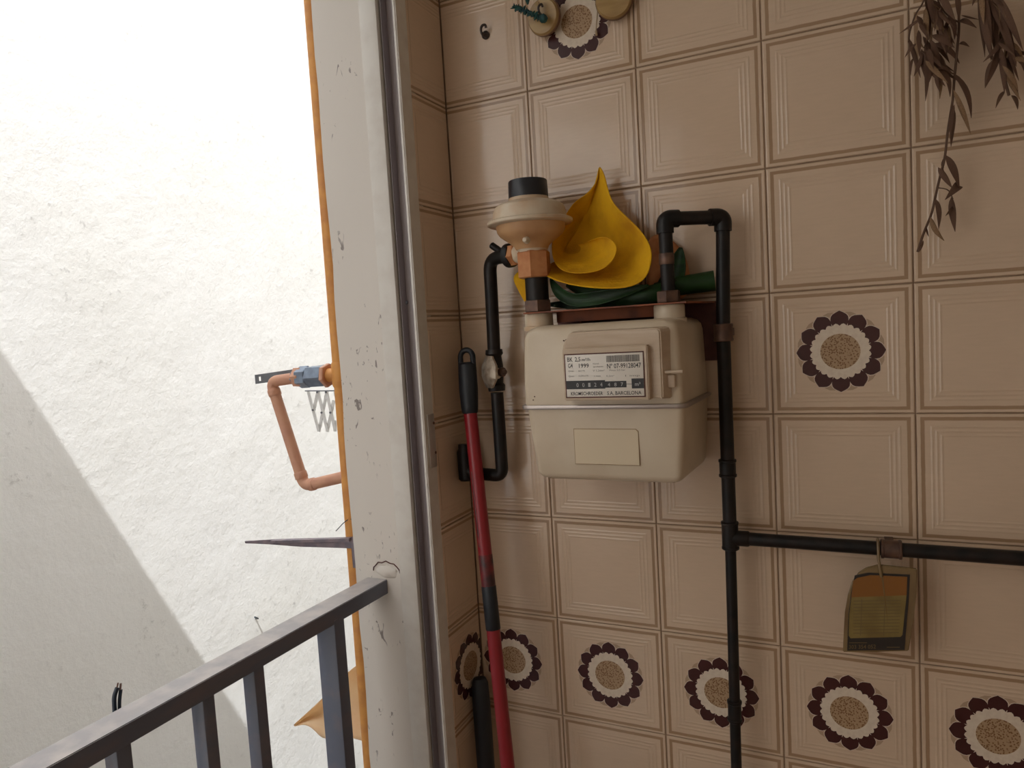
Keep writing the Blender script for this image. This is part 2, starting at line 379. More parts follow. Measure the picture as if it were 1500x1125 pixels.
# one tile mesh per size, shared
def tile_mesh(x0, x1, z0, z1):
    bm = bmesh.new(); g = .0006; b = .0012
    o = [bm.verts.new((x, .007, z)) for x, z in ((x0 + g, z0 + g), (x1 - g, z0 + g), (x1 - g, z1 - g), (x0 + g, z1 - g))]
    e = [bm.verts.new((x, b, z)) for x, z in ((x0 + g, z0 + g), (x1 - g, z0 + g), (x1 - g, z1 - g), (x0 + g, z1 - g))]
    f = [bm.verts.new((x, 0, z)) for x, z in ((x0 + g + b, z0 + g + b), (x1 - g - b, z0 + g + b), (x1 - g - b, z1 - g - b), (x0 + g + b, z1 - g - b))]
    for i in range(4):
        j = (i + 1) % 4
        bm.faces.new((o[i], o[j], e[j], e[i])); bm.faces.new((e[i], e[j], f[j], f[i]))
    bm.faces.new(f)
    bmesh.ops.recalc_face_normals(bm, faces=bm.faces[:])
    for fc in bm.faces:
        pass
    me = bpy.data.meshes.new('tile'); bm.to_mesh(me); bm.free(); me.materials.append(MT['tile'])
    # make sure the front looks towards -y
    fr = max(me.polygons, key=lambda p: p.area)
    if fr.normal.y > 0: me.flip_normals()
    return me
def flower_mesh(clip=None):
    bm = bmesh.new(); mats = [MT['petal_tan'], MT['petal_line'], MT['petal'], MT['cream_print'], MT['disc']]
    def poly(pts, y, mi):
        if clip is not None and min(p[0] for p in pts) < clip[0]:
            pts = [(max(p[0], clip[0]), p[1]) for p in pts]
        if clip is not None and max(p[0] for p in pts) > clip[1]:
            pts = [(min(p[0], clip[1]), p[1]) for p in pts]
        q = []
        for p in pts:
            if not q or (abs(p[0] - q[-1][0]) + abs(p[1] - q[-1][1])) > 1e-6: q.append(p)
        if len(q) < 3 or max(a[0] for a in q) - min(a[0] for a in q) < 1e-5: return
        f = bm.faces.new([bm.verts.new((x, y, z)) for x, z in q]); f.material_index = mi
        f.normal_update()
        if f.normal.y > 0: f.normal_flip()
    def rot(pts, a): return [(r * math.cos(a) - t * math.sin(a), r * math.sin(a) + t * math.cos(a)) for r, t in pts]
    PW = ((0, .5), (.15, .78), (.32, .97), (.5, 1.0), (.66, .95), (.79, .76), (.885, .46), (.95, .2))
    def pet(s, r0, r1, hw):
        L_ = r1 - r0; out = []
        for u, wd in PW: out.append((r0 + L_ * u, -hw * wd))
        out.append((r1, 0))
        for u, wd in PW[::-1]: out.append((r0 + L_ * u, hw * wd))
        return out
    for k in range(12):
        a = k * PI / 6
        poly(rot([(.045, -.010), (.056, -.0115), (.0610, -.007), (.0625, 0), (.0610, .007), (.056, .0115), (.045, .010)], a + PI / 12), -.00015, 0)
    for k in range(12):
        a = k * PI / 6
        poly(rot(pet(0, .0355, .0641, .0141), a), -.00025 - .00001 * k, 1)
    for k in range(12):
        a = k * PI / 6
        poly(rot(pet(0, .0362, .0632, .0128), a), -.0004, 2)
    ring = []
    for k in range(96):
        u = (k % 4) / 4; r = (.0398, .0424, .0436, .0424)[k % 4]
        a = 2 * PI * k / 96; ring.append((r * math.cos(a), r * math.sin(a)))
    poly(ring, -.0005, 3)
    poly([(.0283 * math.cos(2 * PI * k / 48), .0275 * math.sin(2 * PI * k / 48)) for k in range(48)], -.0006, 4)
    me = bpy.data.meshes.new('flower_print'); bm.to_mesh(me); bm.free()
    for m_ in mats: me.materials.append(m_)
    return me
cache = {}
def get_tile(x0, x1, z0, z1):
    k = tuple(round(v, 4) for v in (x0, x1, z0, z1))
    if k not in cache: cache[k] = tile_mesh(*k)
    return cache[k]
FL = flower_mesh(); FL_C = flower_mesh(clip=(X0 + .002 - .1, 1)); FL_L = flower_mesh(clip=(-.0478 * 0 - .07, .0455))
def flowered(c, r):   # c, r: column and row index
    return (r == 8) or (r, c) == (5, 3) or (r, c) == (2, 1)
for r in range(len(ROWS) - 1):
    zt, zb = ROWS[r], ROWS[r + 1]; zc = (zt + zb) / 2
    if r == 0: zc = zb + .0975
    if r == len(ROWS) - 2: zc = zt - .0975
    for c in range(len(COLS) - 1):
        xl, xr = COLS[c], COLS[c + 1]; xc = .1 if c == 0 else (xl + xr) / 2
        t = link('tile', get_tile(xl - xc, xr - xc, zb - zc, zt - zc), None, wall_back)
        t.location = (xc, random.uniform(-.0003, .0003), zc)
        t.rotation_euler = (random.uniform(-.0022, .0022), 0, random.uniform(-.0022, .0022))
        if flowered(c, r):
            f = link('flower_print', FL_C if c == 0 else FL, None, t); f.location = (0, -.0001, 0)
            t['label'] = 'cream tile printed with a brown flower'
    # left wall strip: cut tiles
    yc = -.0478
    t = link('tile', get_tile(YT - yc, -.0012 - yc, zb - zc, zt - zc), None, wall_left)
    t.rotation_euler = (0, 0, PI / 2); t.location = (X0, yc, zc)
    if r == 8:
        f = link('flower_print', FL_L, None, t); f.location = (0, -.0001, 0); t['label'] = 'cut tile printed with a brown flower'

# pillar and facade with a wavy outer edge
bm = bmesh.new(); nz = 70; za, zb_ = 0.0, 4.4; V = []
rnd = random.Random(3)
for i in range(nz + 1):
    z = za + (zb_ - za) * i / nz
    wv = .0016 * math.sin(z * 9) + .0012 * math.sin(z * 23 + 1) + rnd.uniform(-.0010, .0010)
    xo = XF + wv
    V.append([bm.verts.new(v) for v in ((-.0436, YF, z), (-.095, YF + .0008 * math.sin(z * 13), z), (xo + .004, YF, z), (xo, YF + .005, z), (XF - .0004, YF + .03, z), (XF, .6, z), (XF, 3.5, z), (-.0436, 3.5, z), (-.0436, 0.165, z), (-.0436, YF + .04, z))])
for i in range(nz):
    for k in range(10):
        j = (k + 1) % 10; bm.faces.new((V[i][k], V[i][j], V[i + 1][j], V[i + 1][k]))
bm.faces.new(V[0]); bm.faces.new(V[-1][::-1])
structure(from_bm('wall_outside', bm, MT['plaster'], angle=40))
structure(box('wall_lintel', XF, X0, -2.3, YF, 2.36, 4.4, MT['plaster']))
structure(box('wall_outside', XF, X0, FY - .1, -2.3, 0, 4.4, MT['plaster']))

# sliding window frame
win = structure(empty('window_1', (0, YF, 0))); 
def channel_profile(pts, z0, z1, name, m):
    bm = bmesh.new(); a = [bm.verts.new((x, y, z0)) for x, y in pts]; c = [bm.verts.new((x, y, z1)) for x, y in pts]
    for i in range(len(pts)):
        j = (i + 1) % len(pts); bm.faces.new((a[i], a[j], c[j], c[i]))
    bm.faces.new(a); bm.faces.new(c[::-1])
    return from_bm(name, bm, m, angle=40)
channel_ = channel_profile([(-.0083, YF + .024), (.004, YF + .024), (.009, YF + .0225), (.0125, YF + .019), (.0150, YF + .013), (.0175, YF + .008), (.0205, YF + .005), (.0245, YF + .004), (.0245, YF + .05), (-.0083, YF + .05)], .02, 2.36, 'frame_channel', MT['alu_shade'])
parts = [box('frame_flange', -.0436, -.0083, YF - .0025, YF + .05, 0.02, 2.36, MT['alu'], bev=.001),
         channel_,
         box('track_rib', -.0052, -.0040, YF + .006, YF + .030, 0.02, 2.36, MT['dark_alu']),
         box('frame_edge', .0240, .0285, YF - .0005, YF + .05, 0.02, 2.36, MT['alu'], bev=.0008),
         box('frame_side', .0283, .0300, YF + .001, YT + .0005, 0.02, 2.36, MT['alu'])]
kp = P(630, 606, 0, .0302)
plate = box('latch_plate', .0298, .0325, -.143, -.121, 1.2575, 1.354, MT['keeper'], bev=.0006)
sc1 = lathe('screw', (.0322, -.124, 1.337), (1, 0, 0), [(0, .003), (.001, .0025)], MT['rust_dark'], 12)
sc2 = lathe('screw', (.0322, -.124, 1.283), (1, 0, 0), [(0, .003), (.001, .0025)], MT['rust_dark'], 12)
s3p = P(594, 443, 1, YF + .021)
sc3 = lathe('screw', (s3p.x, YF + .0225, s3p.z), (0, -1, 0), [(0, .0045), (.002, .004), (.003, .002)], MT['grey_metal'], 14)
kp_plate = plate
adopt(win, *parts, plate, sc3)
for s in (sc1, sc2): adopt(win, s)
# lower and upper track of the window
adopt(win, box('frame_sill', -.0436, .0285, -2.3, YF, 0, .03, MT['alu'], bev=.001), box('frame_head', -.0436, .0285, -2.3, YF, 2.34, 2.36, MT['alu'], bev=.001))

# ---------------------------------------------------------------- outside
opp = structure(box('wall_opposite', -2.25, -2.0, -2.81, 6, -3, 6.6, MT['stucco']))
structure(box('wall_shadow_caster', -2.25, 4.0, -3.1, -2.81, -3, 1.54 + 2.05 * (2.81 + .3035), MT['stucco']))  # unseen wall, added and sized to cast the diagonal shadow opposite
structure(box('wall_far', -2.25, XF, 3.5, 3.75, -3, 5.5, MT['stucco']))
structure(box('ground', -2.25, XF, -3, 6, -3.2, -3, MT['ground']))
structure(box('wall_below', XF, -.10, -3, 3.5, -3, 0, MT['plaster']))

# yellow gas pipe on the facade corner
YG = -.130; XG = XF - .0142; rg = .013
gp = empty('gas_pipe', (XG, YG, 0), 'ochre yellow gas riser pipe with a blue-grey valve and bypass loop outside the pillar', 'pipe')
zT = P(485, 549, 1, YG).z; zL = P(507, 697, 1, YG).z
riser = lathe('riser', (XG, YG, -.5), (0, 0, 1), [(0, rg), (4.2, rg)], MT['gas_yellow'], 20)
tee = lathe('tee_collar', (XG, YG, zT - .024), (0, 0, 1), [(0, .0135), (.004, .0155), (.044, .0155), (.048, .0135)], MT['gas_yellow'], 20)
A_ = Vector((XG, YG, zT)); B_ = P(428, 553.5, 1, YG); C_ = P(397, 559, 1, YG); D_ = P(446, 712, 1, YG); E_ = Vector((XG, YG, zL))
dv = (B_ - A_); dl = dv.length; du = dv.normalized()
stub = lathe('tee_branch', A_, du, [(0, .0135), (.018, .0120), (.024, .0135), (.032, .0135)], MT['gas_yellow'], 20)
nutA = hexnut('union_nut', A_ + du * .026, du, .009, .0235, MT['gas_pink'], phase=.3)
nutB = hexnut('valve_body', A_ + du * .034, du, .040, .0218, MT['blue_metal'], phase=.1)
nutC = hexnut('valve_collar', A_ + du * .074, du, .024, .0215, MT['blue_metal'], phase=.5)
nutD = hexnut('valve_nut', A_ + du * .098, du, .016, .0150, MT['blue_metal'], phase=.2)
nutE = hexnut('union_nut', A_ + du * .090, du, .018, .0205, MT['gas_pink'], phase=.9)
loop = tube('bypass_tube', [A_ + du * .10, C_, D_, E_], .0112, MT['gas_pink'], rad=.018, n=18)
sl = []
for (p, q, k) in ((C_, D_, 0), (D_, E_, 1)):
    d0 = (q - p).normalized()
    if k == 0: sl.append(lathe('elbow_sleeve', p + d0 * .016, d0, [(0, .0122), (.002, .0128), (.012, .0128), (.014, .0118)], MT['gas_pink'], 18)); sl.append(lathe('elbow_sleeve', q - d0 * .030, d0, [(0, .0118), (.002, .0128), (.012, .0128), (.014, .0122)], MT['gas_pink'], 18))
    else: sl.append(lathe('elbow_sleeve', p + d0 * .014, d0, [(0, .0122), (.002, .0128), (.012, .0128), (.014, .0118)], MT['gas_pink'], 18))
adopt(gp, riser, tee, stub, nutA, nutB, nutC, nutD, nutE, loop, *sl)
# slotted metal strap behind the valve
bm = bmesh.new()
q0 = P(373, 549, 1, YG + .02); q1 = P(373, 562, 1, YG + .02); q2 = P(440, 551, 1, YG + .02); q3 = P(440, 541, 1, YG + .02)
bx_ = q0.x; bw = .018
strap = empty('slotted_strap', (XF, YG + .025, zT), 'dark slotted metal strap sticking out behind the yellow pipe valve', 'bracket')
hx, hz = P(380, 555, 1, YG + .02).x, P(380, 555, 1, YG + .02).z
bm = bmesh.new()
xs = [bx_, hx - .004, hx + .004, XF]; zc_ = hz; zs = [-.0095, -.0045, .0045, .0095]
rise = (q2.z + q3.z) / 2 - (q0.z + q1.z) / 2; slope = rise / (q2.x - q0.x)
for i in range(3):
    for j in range(3):
        if i == 1 and j == 1: continue
        vv = []
        for (a, b) in ((i, j), (i + 1, j), (i + 1, j + 1), (i, j + 1)):
            vv.append((xs[a], YG + .02, zc_ + zs[b] + slope * (xs[a] - hx)))
        bm.faces.new([bm.verts.new(v) for v in vv])
bmesh.ops.remove_doubles(bm, verts=bm.verts[:], dist=1e-5)
g = bmesh.ops.extrude_face_region(bm, geom=bm.faces[:]); bmesh.ops.translate(bm, verts=[v for v in g['geom'] if isinstance(v, bmesh.types.BMVert)], vec=(0, .003, 0))
adopt(strap, from_bm('strap', bm, MT['grey_metal']))
adopt(strap, box('fixing_plate', XF - .004, XF, YG + .013, YG + .045, zT - .02, zT + .03, MT['grey_metal']))

# accordion drying rack farther along the facade
YR = .30
rk = empty('drying_rack', (XF, YR, 1.3), 'small grey accordion drying rack folded against the facade below the yellow valve', 'drying rack')
def rp(px, py, dy=0): return P(px, py, 1, YR + dy)
rp_parts = []
top0 = rp(447, 572.6); top1 = rp(486.5, 572.4)
rp_parts.append(tube('rail', [top0, top1, Vector((XF, YR, top1.z))], .0016, MT['grey_metal'], n=8))
def slat(name, a, b, dy):
    a = rp(*a, dy); b = rp(*b, dy); d = (b - a).normalized(); s = d.cross(Vector((0, 1, 0))).normalized() * .0042
    rp_parts.append(prism(name, [a - s, a + s, b + s, b - s], (0, .003, 0), MT['rack']))
def zz(x, y): return (360 + x / 9.375, 520 + y / 9.375)
for a, b, k in (((850, 500), (1000, 1050), 0), ((985, 500), (1120, 1050), 0), ((1105, 500), (1225, 1050), 0), ((985, 500), (930, 760), 1), ((1110, 500), (1000, 1050), 1),
             ((1205, 620), (1115, 1050), 1), ((1230, 900), (1220, 1050), 1), ((1220, 500), (1340, 1050), 0)):
    slat('slat', zz(*a), zz(*b), .004 * k)
for c in ((985, 510), (1105, 510), (1045, 790), (1165, 790), (925, 755)):
    p = rp(*zz(*c)); rp_parts.append(lathe('rivet', (p.x, YR - .003, p.z), (0, 1, 0), [(0, .0028), (.010, .0028)], MT['grey_metal'], 10))
rp_parts.append(box('wall_plate', -.42, XF, YR - .004, YR + .012, top1.z - .13, top1.z - .12, MT['rack']))
adopt(rk, *rp_parts)

# steel line arm
ar = empty('line_arm', (XF, -.147, 1.09), 'tapering grey steel bracket arm jutting left from the pillar edge above the railing', 'bracket')
YA = -.1465
a0 = [P(515, 787, 1, YA), P(515, 803.5, 1, YA), P(440, 801, 1, YA), P(395, 797.5, 1, YA), P(359, 796, 1, YA), P(358, 793, 1, YA), P(400, 790.5, 1, YA), P(450, 789, 1, YA)]
arm_ = prism('arm', a0, (0, .004, 0), MT['arm'], bev=.0006)
b0 = [P(515, 787, 1, YA), P(515, 791.5, 1, YA), P(440, 793, 1, YA), P(400, 793.5, 1, YA), P(400, 790.5, 1, YA), P(450, 789, 1, YA)]
flg = prism('flange', [v + Vector((0, -.008, 0)) for v in b0], (0, .0085, 0), MT['arm'])
adopt(ar, arm_, flg, box('wall_plate', XF - .006, XF + .001, -.147, -.118, 1.06, 1.12, MT['arm'], bev=.001))

# loose wire by the arm
wp = [P(511, 760, 1, -.14), P(503, 766, 1, -.15), P(492, 778, 1, -.155)]
wr = tube('loose_wire', [Vector((XF + .002, YF + .012, wp[0].z))] + wp, .0009, MT['cable'], n=6, rad=.01)
tag(wr, 'short thin dark wire poking out of the pillar edge above the steel arm', 'wire')

# withered leaf behind the railing
YL = .02
top = [(430, 1062, -.02), (455, 1040, .0), (478, 1018, .02), (505, 988, .03), (528, 970, .03), (560, 955, .02)]
bot = [(432, 1064, -.02), (449, 1059, -.05), (464, 1072, -.06), (475, 1086, -.05), (500, 1072, -.03), (560, 1098, -.02)]
rows = []
for i in range(5):
    s = i / 4; row = []
    for (tx, ty, td), (bx, by, bd) in zip(top, bot):
        row.append(P(tx + (bx - tx) * s, ty + (by - ty) * s, 1, YL + td * (1 - s) + bd * s + .05 * math.sin(s * PI)))
    rows.append(row)
wl = grid_surface('withered_leaf', rows, MT['withered'], .0015)
tag(wl, 'curled tan withered leaf hanging outside, behind the thick railing bar beside the pillar', 'leaf')

# ---------------------------------------------------------------- railing
ZR = 1.047
ra, rb = P(579, 842, 2, ZR), P(68, 1125, 2, ZR)
rc, rd = P(552, 835.5, 2, ZR), P(0, 1119, 2, ZR)
dr = Vector((rb.x - ra.x, rb.y - ra.y, 0)); dr /= -dr.y      # per unit of -y
def rail_x(y): return ra.x + dr.x * (-(y - ra.y))
W = .044
y_end = -2.3
railing = empty('railing', (ra.x - W / 2, YF, 0), 'slate-blue painted steel balcony railing fixed to the pillar', 'railing')
def bar_along(name, xa, xb, y0, y1, z0, z1, m, bev=.001):
    bm = bmesh.new(); vv = []
    for y in (y0, y1):
        for (x, z) in ((xa, z0), (xb, z0), (xb, z1), (xa, z1)): vv.append(bm.verts.new((rail_x(y) + x, y, z)))
    for q in ((3, 2, 1, 0), (4, 5, 6, 7), (0, 1, 5, 4), (1, 2, 6, 5), (2, 3, 7, 6), (3, 0, 4, 7)): bm.faces.new([vv[i] for i in q])
    bmesh.ops.bevel(bm, geom=bm.edges[:], offset=bev, segments=2, affect='EDGES')
    return from_bm(name, bm, m, angle=35)
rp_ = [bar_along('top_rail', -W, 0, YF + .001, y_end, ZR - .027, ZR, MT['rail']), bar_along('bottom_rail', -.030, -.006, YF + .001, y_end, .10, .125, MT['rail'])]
def ybar(px, py): return P(px, py, 0, rail_x(-.4)).y
bars = [(-.2749, -.3396 + .022, .044), (-.452, -.470, .022), (-.5415, -.5600, .024)]
ys = []
for (ya, yb, wdt) in bars: ys.append((ya, wdt))
yy = -.665
while yy > y_end + .05: ys.append((yy, .024)); yy -= .118
for i, (ya, wd) in enumerate(ys):
    thick = i == 0
    x = rail_x(ya); d_ = .040 if thick else .024
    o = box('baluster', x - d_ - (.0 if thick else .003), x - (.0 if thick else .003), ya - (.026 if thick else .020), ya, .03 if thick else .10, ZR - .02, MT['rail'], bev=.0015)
    if thick: o.name = 'post'
    rp_.append(o)
adopt(railing, *rp_)
# plaster lump over the rail end
lp = P(566, 833, 1, YF)
bm = bmesh.new(); bmesh.ops.create_icosphere(bm, subdivisions=3, radius=1)
for v in bm.verts:
    n_ = .12 * math.sin(v.co.x * 7) * math.cos(v.co.z * 6 + 1) + random.uniform(-.05, .05)
    v.co = Vector((lp.x + v.co.x * .026 * (1 + n_), YF + .002 + v.co.y * .0045 * (1 + n_), lp.z - .006 + v.co.z * .013 * (1 + n_)))
lump = from_bm('plaster_patch', bm, MT['plaster'], smooth=True); structure(lump); lump.name = 'trim_1'
cr = tube('crack', [Vector((lp.x + .030 * math.cos(PI * k / 10), YF - .0002, lp.z - .006 + .019 * math.sin(PI * k / 10) * (1 + .12 * math.sin(k * 3)))) for k in range(11)], .0011, MT['rust_dark'], n=5)
cr.parent = lump
np_ = P(375, 906, 0, -2.0)
nl = tube('nail', [Vector((-2.005, np_.y, np_.z)), Vector((-1.965, np_.y - .02, np_.z + .012)), Vector((-1.96, np_.y - .045, np_.z + .03))], .004, MT['cable'], n=6)
tag(nl, 'small bent dark nail in the sunlit white wall, just above the railing', 'nail')
# cable pair beyond the rail
cb = empty('cable', (-.17, -.63, 0), 'pair of black cut cable ends standing up just beyond the railing', 'cable')
def cpx(x, y, dx=0): return P(x, y, 0, -.165 + dx)
c1 = tube('cable_core', [cpx(181, 1125) + Vector((0, 0, -.9)), cpx(181, 1125), cpx(168, 1045), cpx(167, 1020), cpx(172, 1007)], .0028, MT['cable'], n=8, rad=.03)
c2 = tube('cable_core', [cpx(185, 1125, .002) + Vector((0, 0, -.9)), cpx(185, 1125, .002), cpx(175, 1045, .002), cpx(175, 1025, .002), cpx(177, 1010, .002)], .0022, MT['cable'], n=8, rad=.03)
c3 = tube('bare_end', [cpx(171, 1009), cpx(173, 1000)], .0010, MT['copper'], n=6)
c4 = tube('bare_end', [cpx(176, 1012, .002), cpx(177, 1001, .002)], .0013, MT['copper'], n=6)
adopt(cb, c1, c2, c3, c4)
structure(box('floor_slab', -.26, XF + .14, -3, -.10, -.08, .02, MT['plaster'])).name = 'trim_2'

# ================================================================ gas meter
def rrect(x0, x1, y0, y1, r, n=5, back=.004):
    """rounded rectangle, front corners (y0) with radius r, back corners small"""
    out = []
    for cx, cy, a0_, rr in ((x0, y0, PI, r), (x1, y0, 1.5 * PI, r), (x1, y1, 0, back), (x0, y1, .5 * PI, back)):
        sx = 1 if cx == x0 else -1; sy = 1 if cy == y0 else -1
        for k in range(n + 1):
            a = a0_ + .5 * PI * k / n
            out.append((cx + sx * rr + rr * math.cos(a), cy + sy * rr + rr * math.sin(a)))
    return out
def loft(name, secs, m, parent=None, angle=50):
    bm = bmesh.new(); R_ = []
    for z, pts in secs: R_.append([bm.verts.new((x, y, z)) for x, y in pts])
    n = len(R_[0])
    for i in range(len(R_) - 1):
        for k in range(n):
            j = (k + 1) % n; bm.faces.new((R_[i][k], R_[i][j], R_[i + 1][j], R_[i + 1][k]))
    bm.faces.new(R_[0]); bm.faces.new(R_[-1][::-1])
    return from_bm(name, bm, m, parent, angle=angle)
def ch(x0, x1, y0, y1, c, cy):
    """section of a pressed shell: drafted sides, softly rounded front edges (c = side draft, cy = edge radius)"""
    r = cy; pts = [(x0, y1)]
    xa, xb = x0 + c, x1 - c
    pts += [(x0 + c * .5, (y1 + y0 + r) / 2), (xa, y0 + r)]
    for k in range(1, 6):
        a = PI + .5 * PI * k / 5; pts.append((xa + r + r * math.cos(a), y0 + r + r * math.sin(a)))
    pts.append((xb - r, y0))
    for k in range(1, 6):
        a = 1.5 * PI + .5 * PI * k / 5; pts.append((xb - r + r * math.cos(a), y0 + r + r * math.sin(a)))
    pts += [(x1 - c * .5, (y1 + y0 + r) / 2), (x1, y1)]
    return pts
meter = empty('gas_meter', (.366, -.10, 1.26), 'cream metal gas meter with black and white number plate, on the tiled wall', 'gas meter')
F = -.184
upper = loft('upper_shell', [(1.374, ch(.2345, .4985, F, -.02, .006, .009)), (1.420, ch(.2345, .4975, F, -.02, .006, .010)), (1.478, ch(.236, .4955, F + .002, -.021, .007, .011)),
                             (1.488, ch(.2375, .4935, F + .0045, -.023, .0075, .013)), (1.4945, ch(.242, .488, F + .010, -.027, .008, .014)), (1.498, ch(.249, .480, F + .019, -.034, .008, .015)), (1.499, ch(.258, .472, F + .030, -.042, .008, .015))], MT['meter'], angle=60)
lower = loft('lower_shell', [(1.2530, ch(.268, .474, F + .026, -.04, .006, .016)), (1.2542, ch(.258, .4835, F + .014, -.032, .006, .015)), (1.2585, ch(.2515, .489, F + .006, -.026, .006, .013)), (1.266, ch(.248, .4925, F + .002, -.022, .006, .011)),
                             (1.32, ch(.2425, .4965, F, -.02, .006, .010)), (1.368, ch(.238, .4985, F - .001, -.02, .006, .009))], MT['meter'], angle=60)
def ring(z0, z1, e, m, name):
    def c_(k): return ch(.2345 - k, .4985 + k, F - k, -.018, .006, .009 + k)
    return loft(name, [(z0, c_(-.001)), (z0 + .0004, c_(e * .8)), ((z0 + z1) / 2, c_(e)), (z1 - .0004, c_(e * .8)), (z1, c_(-.001))], m)
seam = ring(1.3675, 1.3745, .0065, MT['seam'], 'seam_flange')
adopt(meter, upper, lower, seam)
# index housing
i0 = P(826, 500, 1, -.204); i1 = P(967, 482, 1, -.204); i2 = P(971, 580, 1, -.204)
hx0, hx1 = P(826, 540, 1, -.204).x, P(969, 530, 1, -.204).x
hz1 = 1.4855; hz0 = 1.3845
def tapbox(name, x0, x1, z0, z1, yb, yf, t, m, bev=.0015):
    bm = bmesh.new()
    a = [bm.verts.new(v) for v in ((x0 - t * .4, yb, z0 - t * .3), (x1 + t, yb, z0 - t * .3), (x1 + t, yb, z1 + t * .2), (x0 - t * .4, yb, z1 + t * .2))]
    b = [bm.verts.new(v) for v in ((x0, yf, z0), (x1, yf, z0), (x1, yf, z1), (x0, yf, z1))]
    bm.faces.new(a); bm.faces.new(b[::-1])
    for i in range(4): j = (i + 1) % 4; bm.faces.new((a[i], a[j], b[j], b[i]))
    bmesh.ops.bevel(bm, geom=bm.edges[:], offset=bev, segments=3, affect='EDGES')
    return from_bm(name, bm, m, angle=35)
# chamfered corner on the upper left of the housing
bm = bmesh.new()
pf = [(hx0, hz0), (hx1, hz0), (hx1, hz1 - .004), (hx1 - .004, hz1), (hx0 + .012, hz1), (hx0, hz1 - .020)]
a = [bm.verts.new((x + (.010 if x > .4 else -.002), F + .004, z + (.002 if z > 1.43 else -.002))) for x, z in pf]
b = [bm.verts.new((x, -.205, z)) for x, z in pf]
bm.faces.new(a); bm.faces.new(b[::-1])
for i in range(6): j = (i + 1) % 6; bm.faces.new((a[i], a[j], b[j], b[i]))
bmesh.ops.bevel(bm, geom=bm.edges[:], offset=.0018, segments=3, affect='EDGES')
hous = from_bm('index_housing', bm, MT['meter_dirty'], angle=35)
YB = -.2165
la, lb_, lc, ld = P(826, 523, 1, YB), P(941, 513.5, 1, YB), P(945.5, 577, 1, YB), P(833, 584, 1, YB)
lx0, lx1 = (la.x + ld.x) / 2, (lb_.x + lc.x) / 2; lz0, lz1 = (lc.z + ld.z) / 2 , (la.z + lb_.z) / 2
inner = tapbox('index_box', lx0 - .0045, lx1 + .006, lz0 - .006, lz1 + .010, -.203, YB, .0015, MT['meter_dirty'])
lw, lh = lx1 - lx0, lz1 - lz0
# dark gap and plate
gap = box('label_gap', lx0 - .0018, lx1 + .0012, YB - .0004, YB + .001, lz0 - .0018, lz1 + .0018, MT['rust_dark'])
face = box('number_plate', lx0, lx1 - .0005, YB - .0009, YB, lz0, lz1, MT['label'], bev=.0003)
adopt(meter, hous, inner, gap, face)
yp = YB - .0011
def flat(bm, x0, x1, z0, z1, y=None):
    y = yp if y is None else y
    f = bm.faces.new([bm.verts.new(v) for v in ((x0, y, z0), (x1, y, z0), (x1, y, z1), (x0, y, z1))]); return f
U_ = lambda u: lx0 + lw * u
V_ = lambda v: lz0 + lh * v
def text(bm, s, u, v, h, width=None, bold=.0, y=None, shear=0.0, fn=None):
    """adds flat lettering to bm; (u,v) lower left on the plate, h height"""
    c = bpy.data.curves.new('t', 'FONT'); c.body = s; c.size = 1; c.offset = bold; c.resolution_u = 2; c.shear = shear
    to = bpy.data.objects.new('t', c); COL.objects.link(to)
    bpy.context.view_layer.update()
    me = bpy.data.meshes.new_from_object(to)
    xs_ = [v_.co.x for v_ in me.vertices]; ys_ = [v_.co.y for v_ in me.vertices]
    capm = .70
    sc = h / capm; sx_ = (width / (max(xs_) - min(xs_))) if width else sc
    mn = min(xs_); idx = []
    for v_ in me.vertices:
        x = (v_.co.x - mn) * sx_; z = v_.co.y * sc
        co = fn(x, z) if fn else (u + x, yp if y is None else y, v + z)
        idx.append(bm.verts.new(co))
    for p in me.polygons:
        try: bm.faces.new([idx[i] for i in p.vertices])
        except ValueError: pass
    bpy.data.objects.remove(to); bpy.data.curves.remove(c); bpy.data.meshes.remove(me)
bm = bmesh.new()
mm = lh / 50.0
text(bm, 'BK', U_(.030), V_(.845), lh * .105, lw * .070, .008)
text(bm, '2,5', U_(.130), V_(.845), lh * .105, lw * .075, .008)
text(bm, 'm³/h', U_(.222), V_(.850), lh * .07, lw * .11, .01)
text(bm, 'G4', U_(.035), V_(.700), lh * .10, lw * .062, .008)
text(bm, '1999', U_(.180), V_(.690), lh * .10, lw * .130, .008)
text(bm, 'Nº 07-99128047', U_(.545), V_(.655), lh * .11, lw * .425, .008)
text(bm, 'KROMSCHROEDER', U_(.055), V_(.035), lh * .085, lw * .42, .008)
text(bm, 'S.A. BARCELONA', U_(.53), V_(.035), lh * .085, lw * .43, .008)
# bar code
rb_ = random.Random(4); x = U_(.540)
while x < U_(.955):
    wd = lw * rb_.choice((.003, .003, .006)); flat(bm, x, x + wd, V_(.80), V_(.955)); x += wd + lw * rb_.choice((.003, .005, .003))
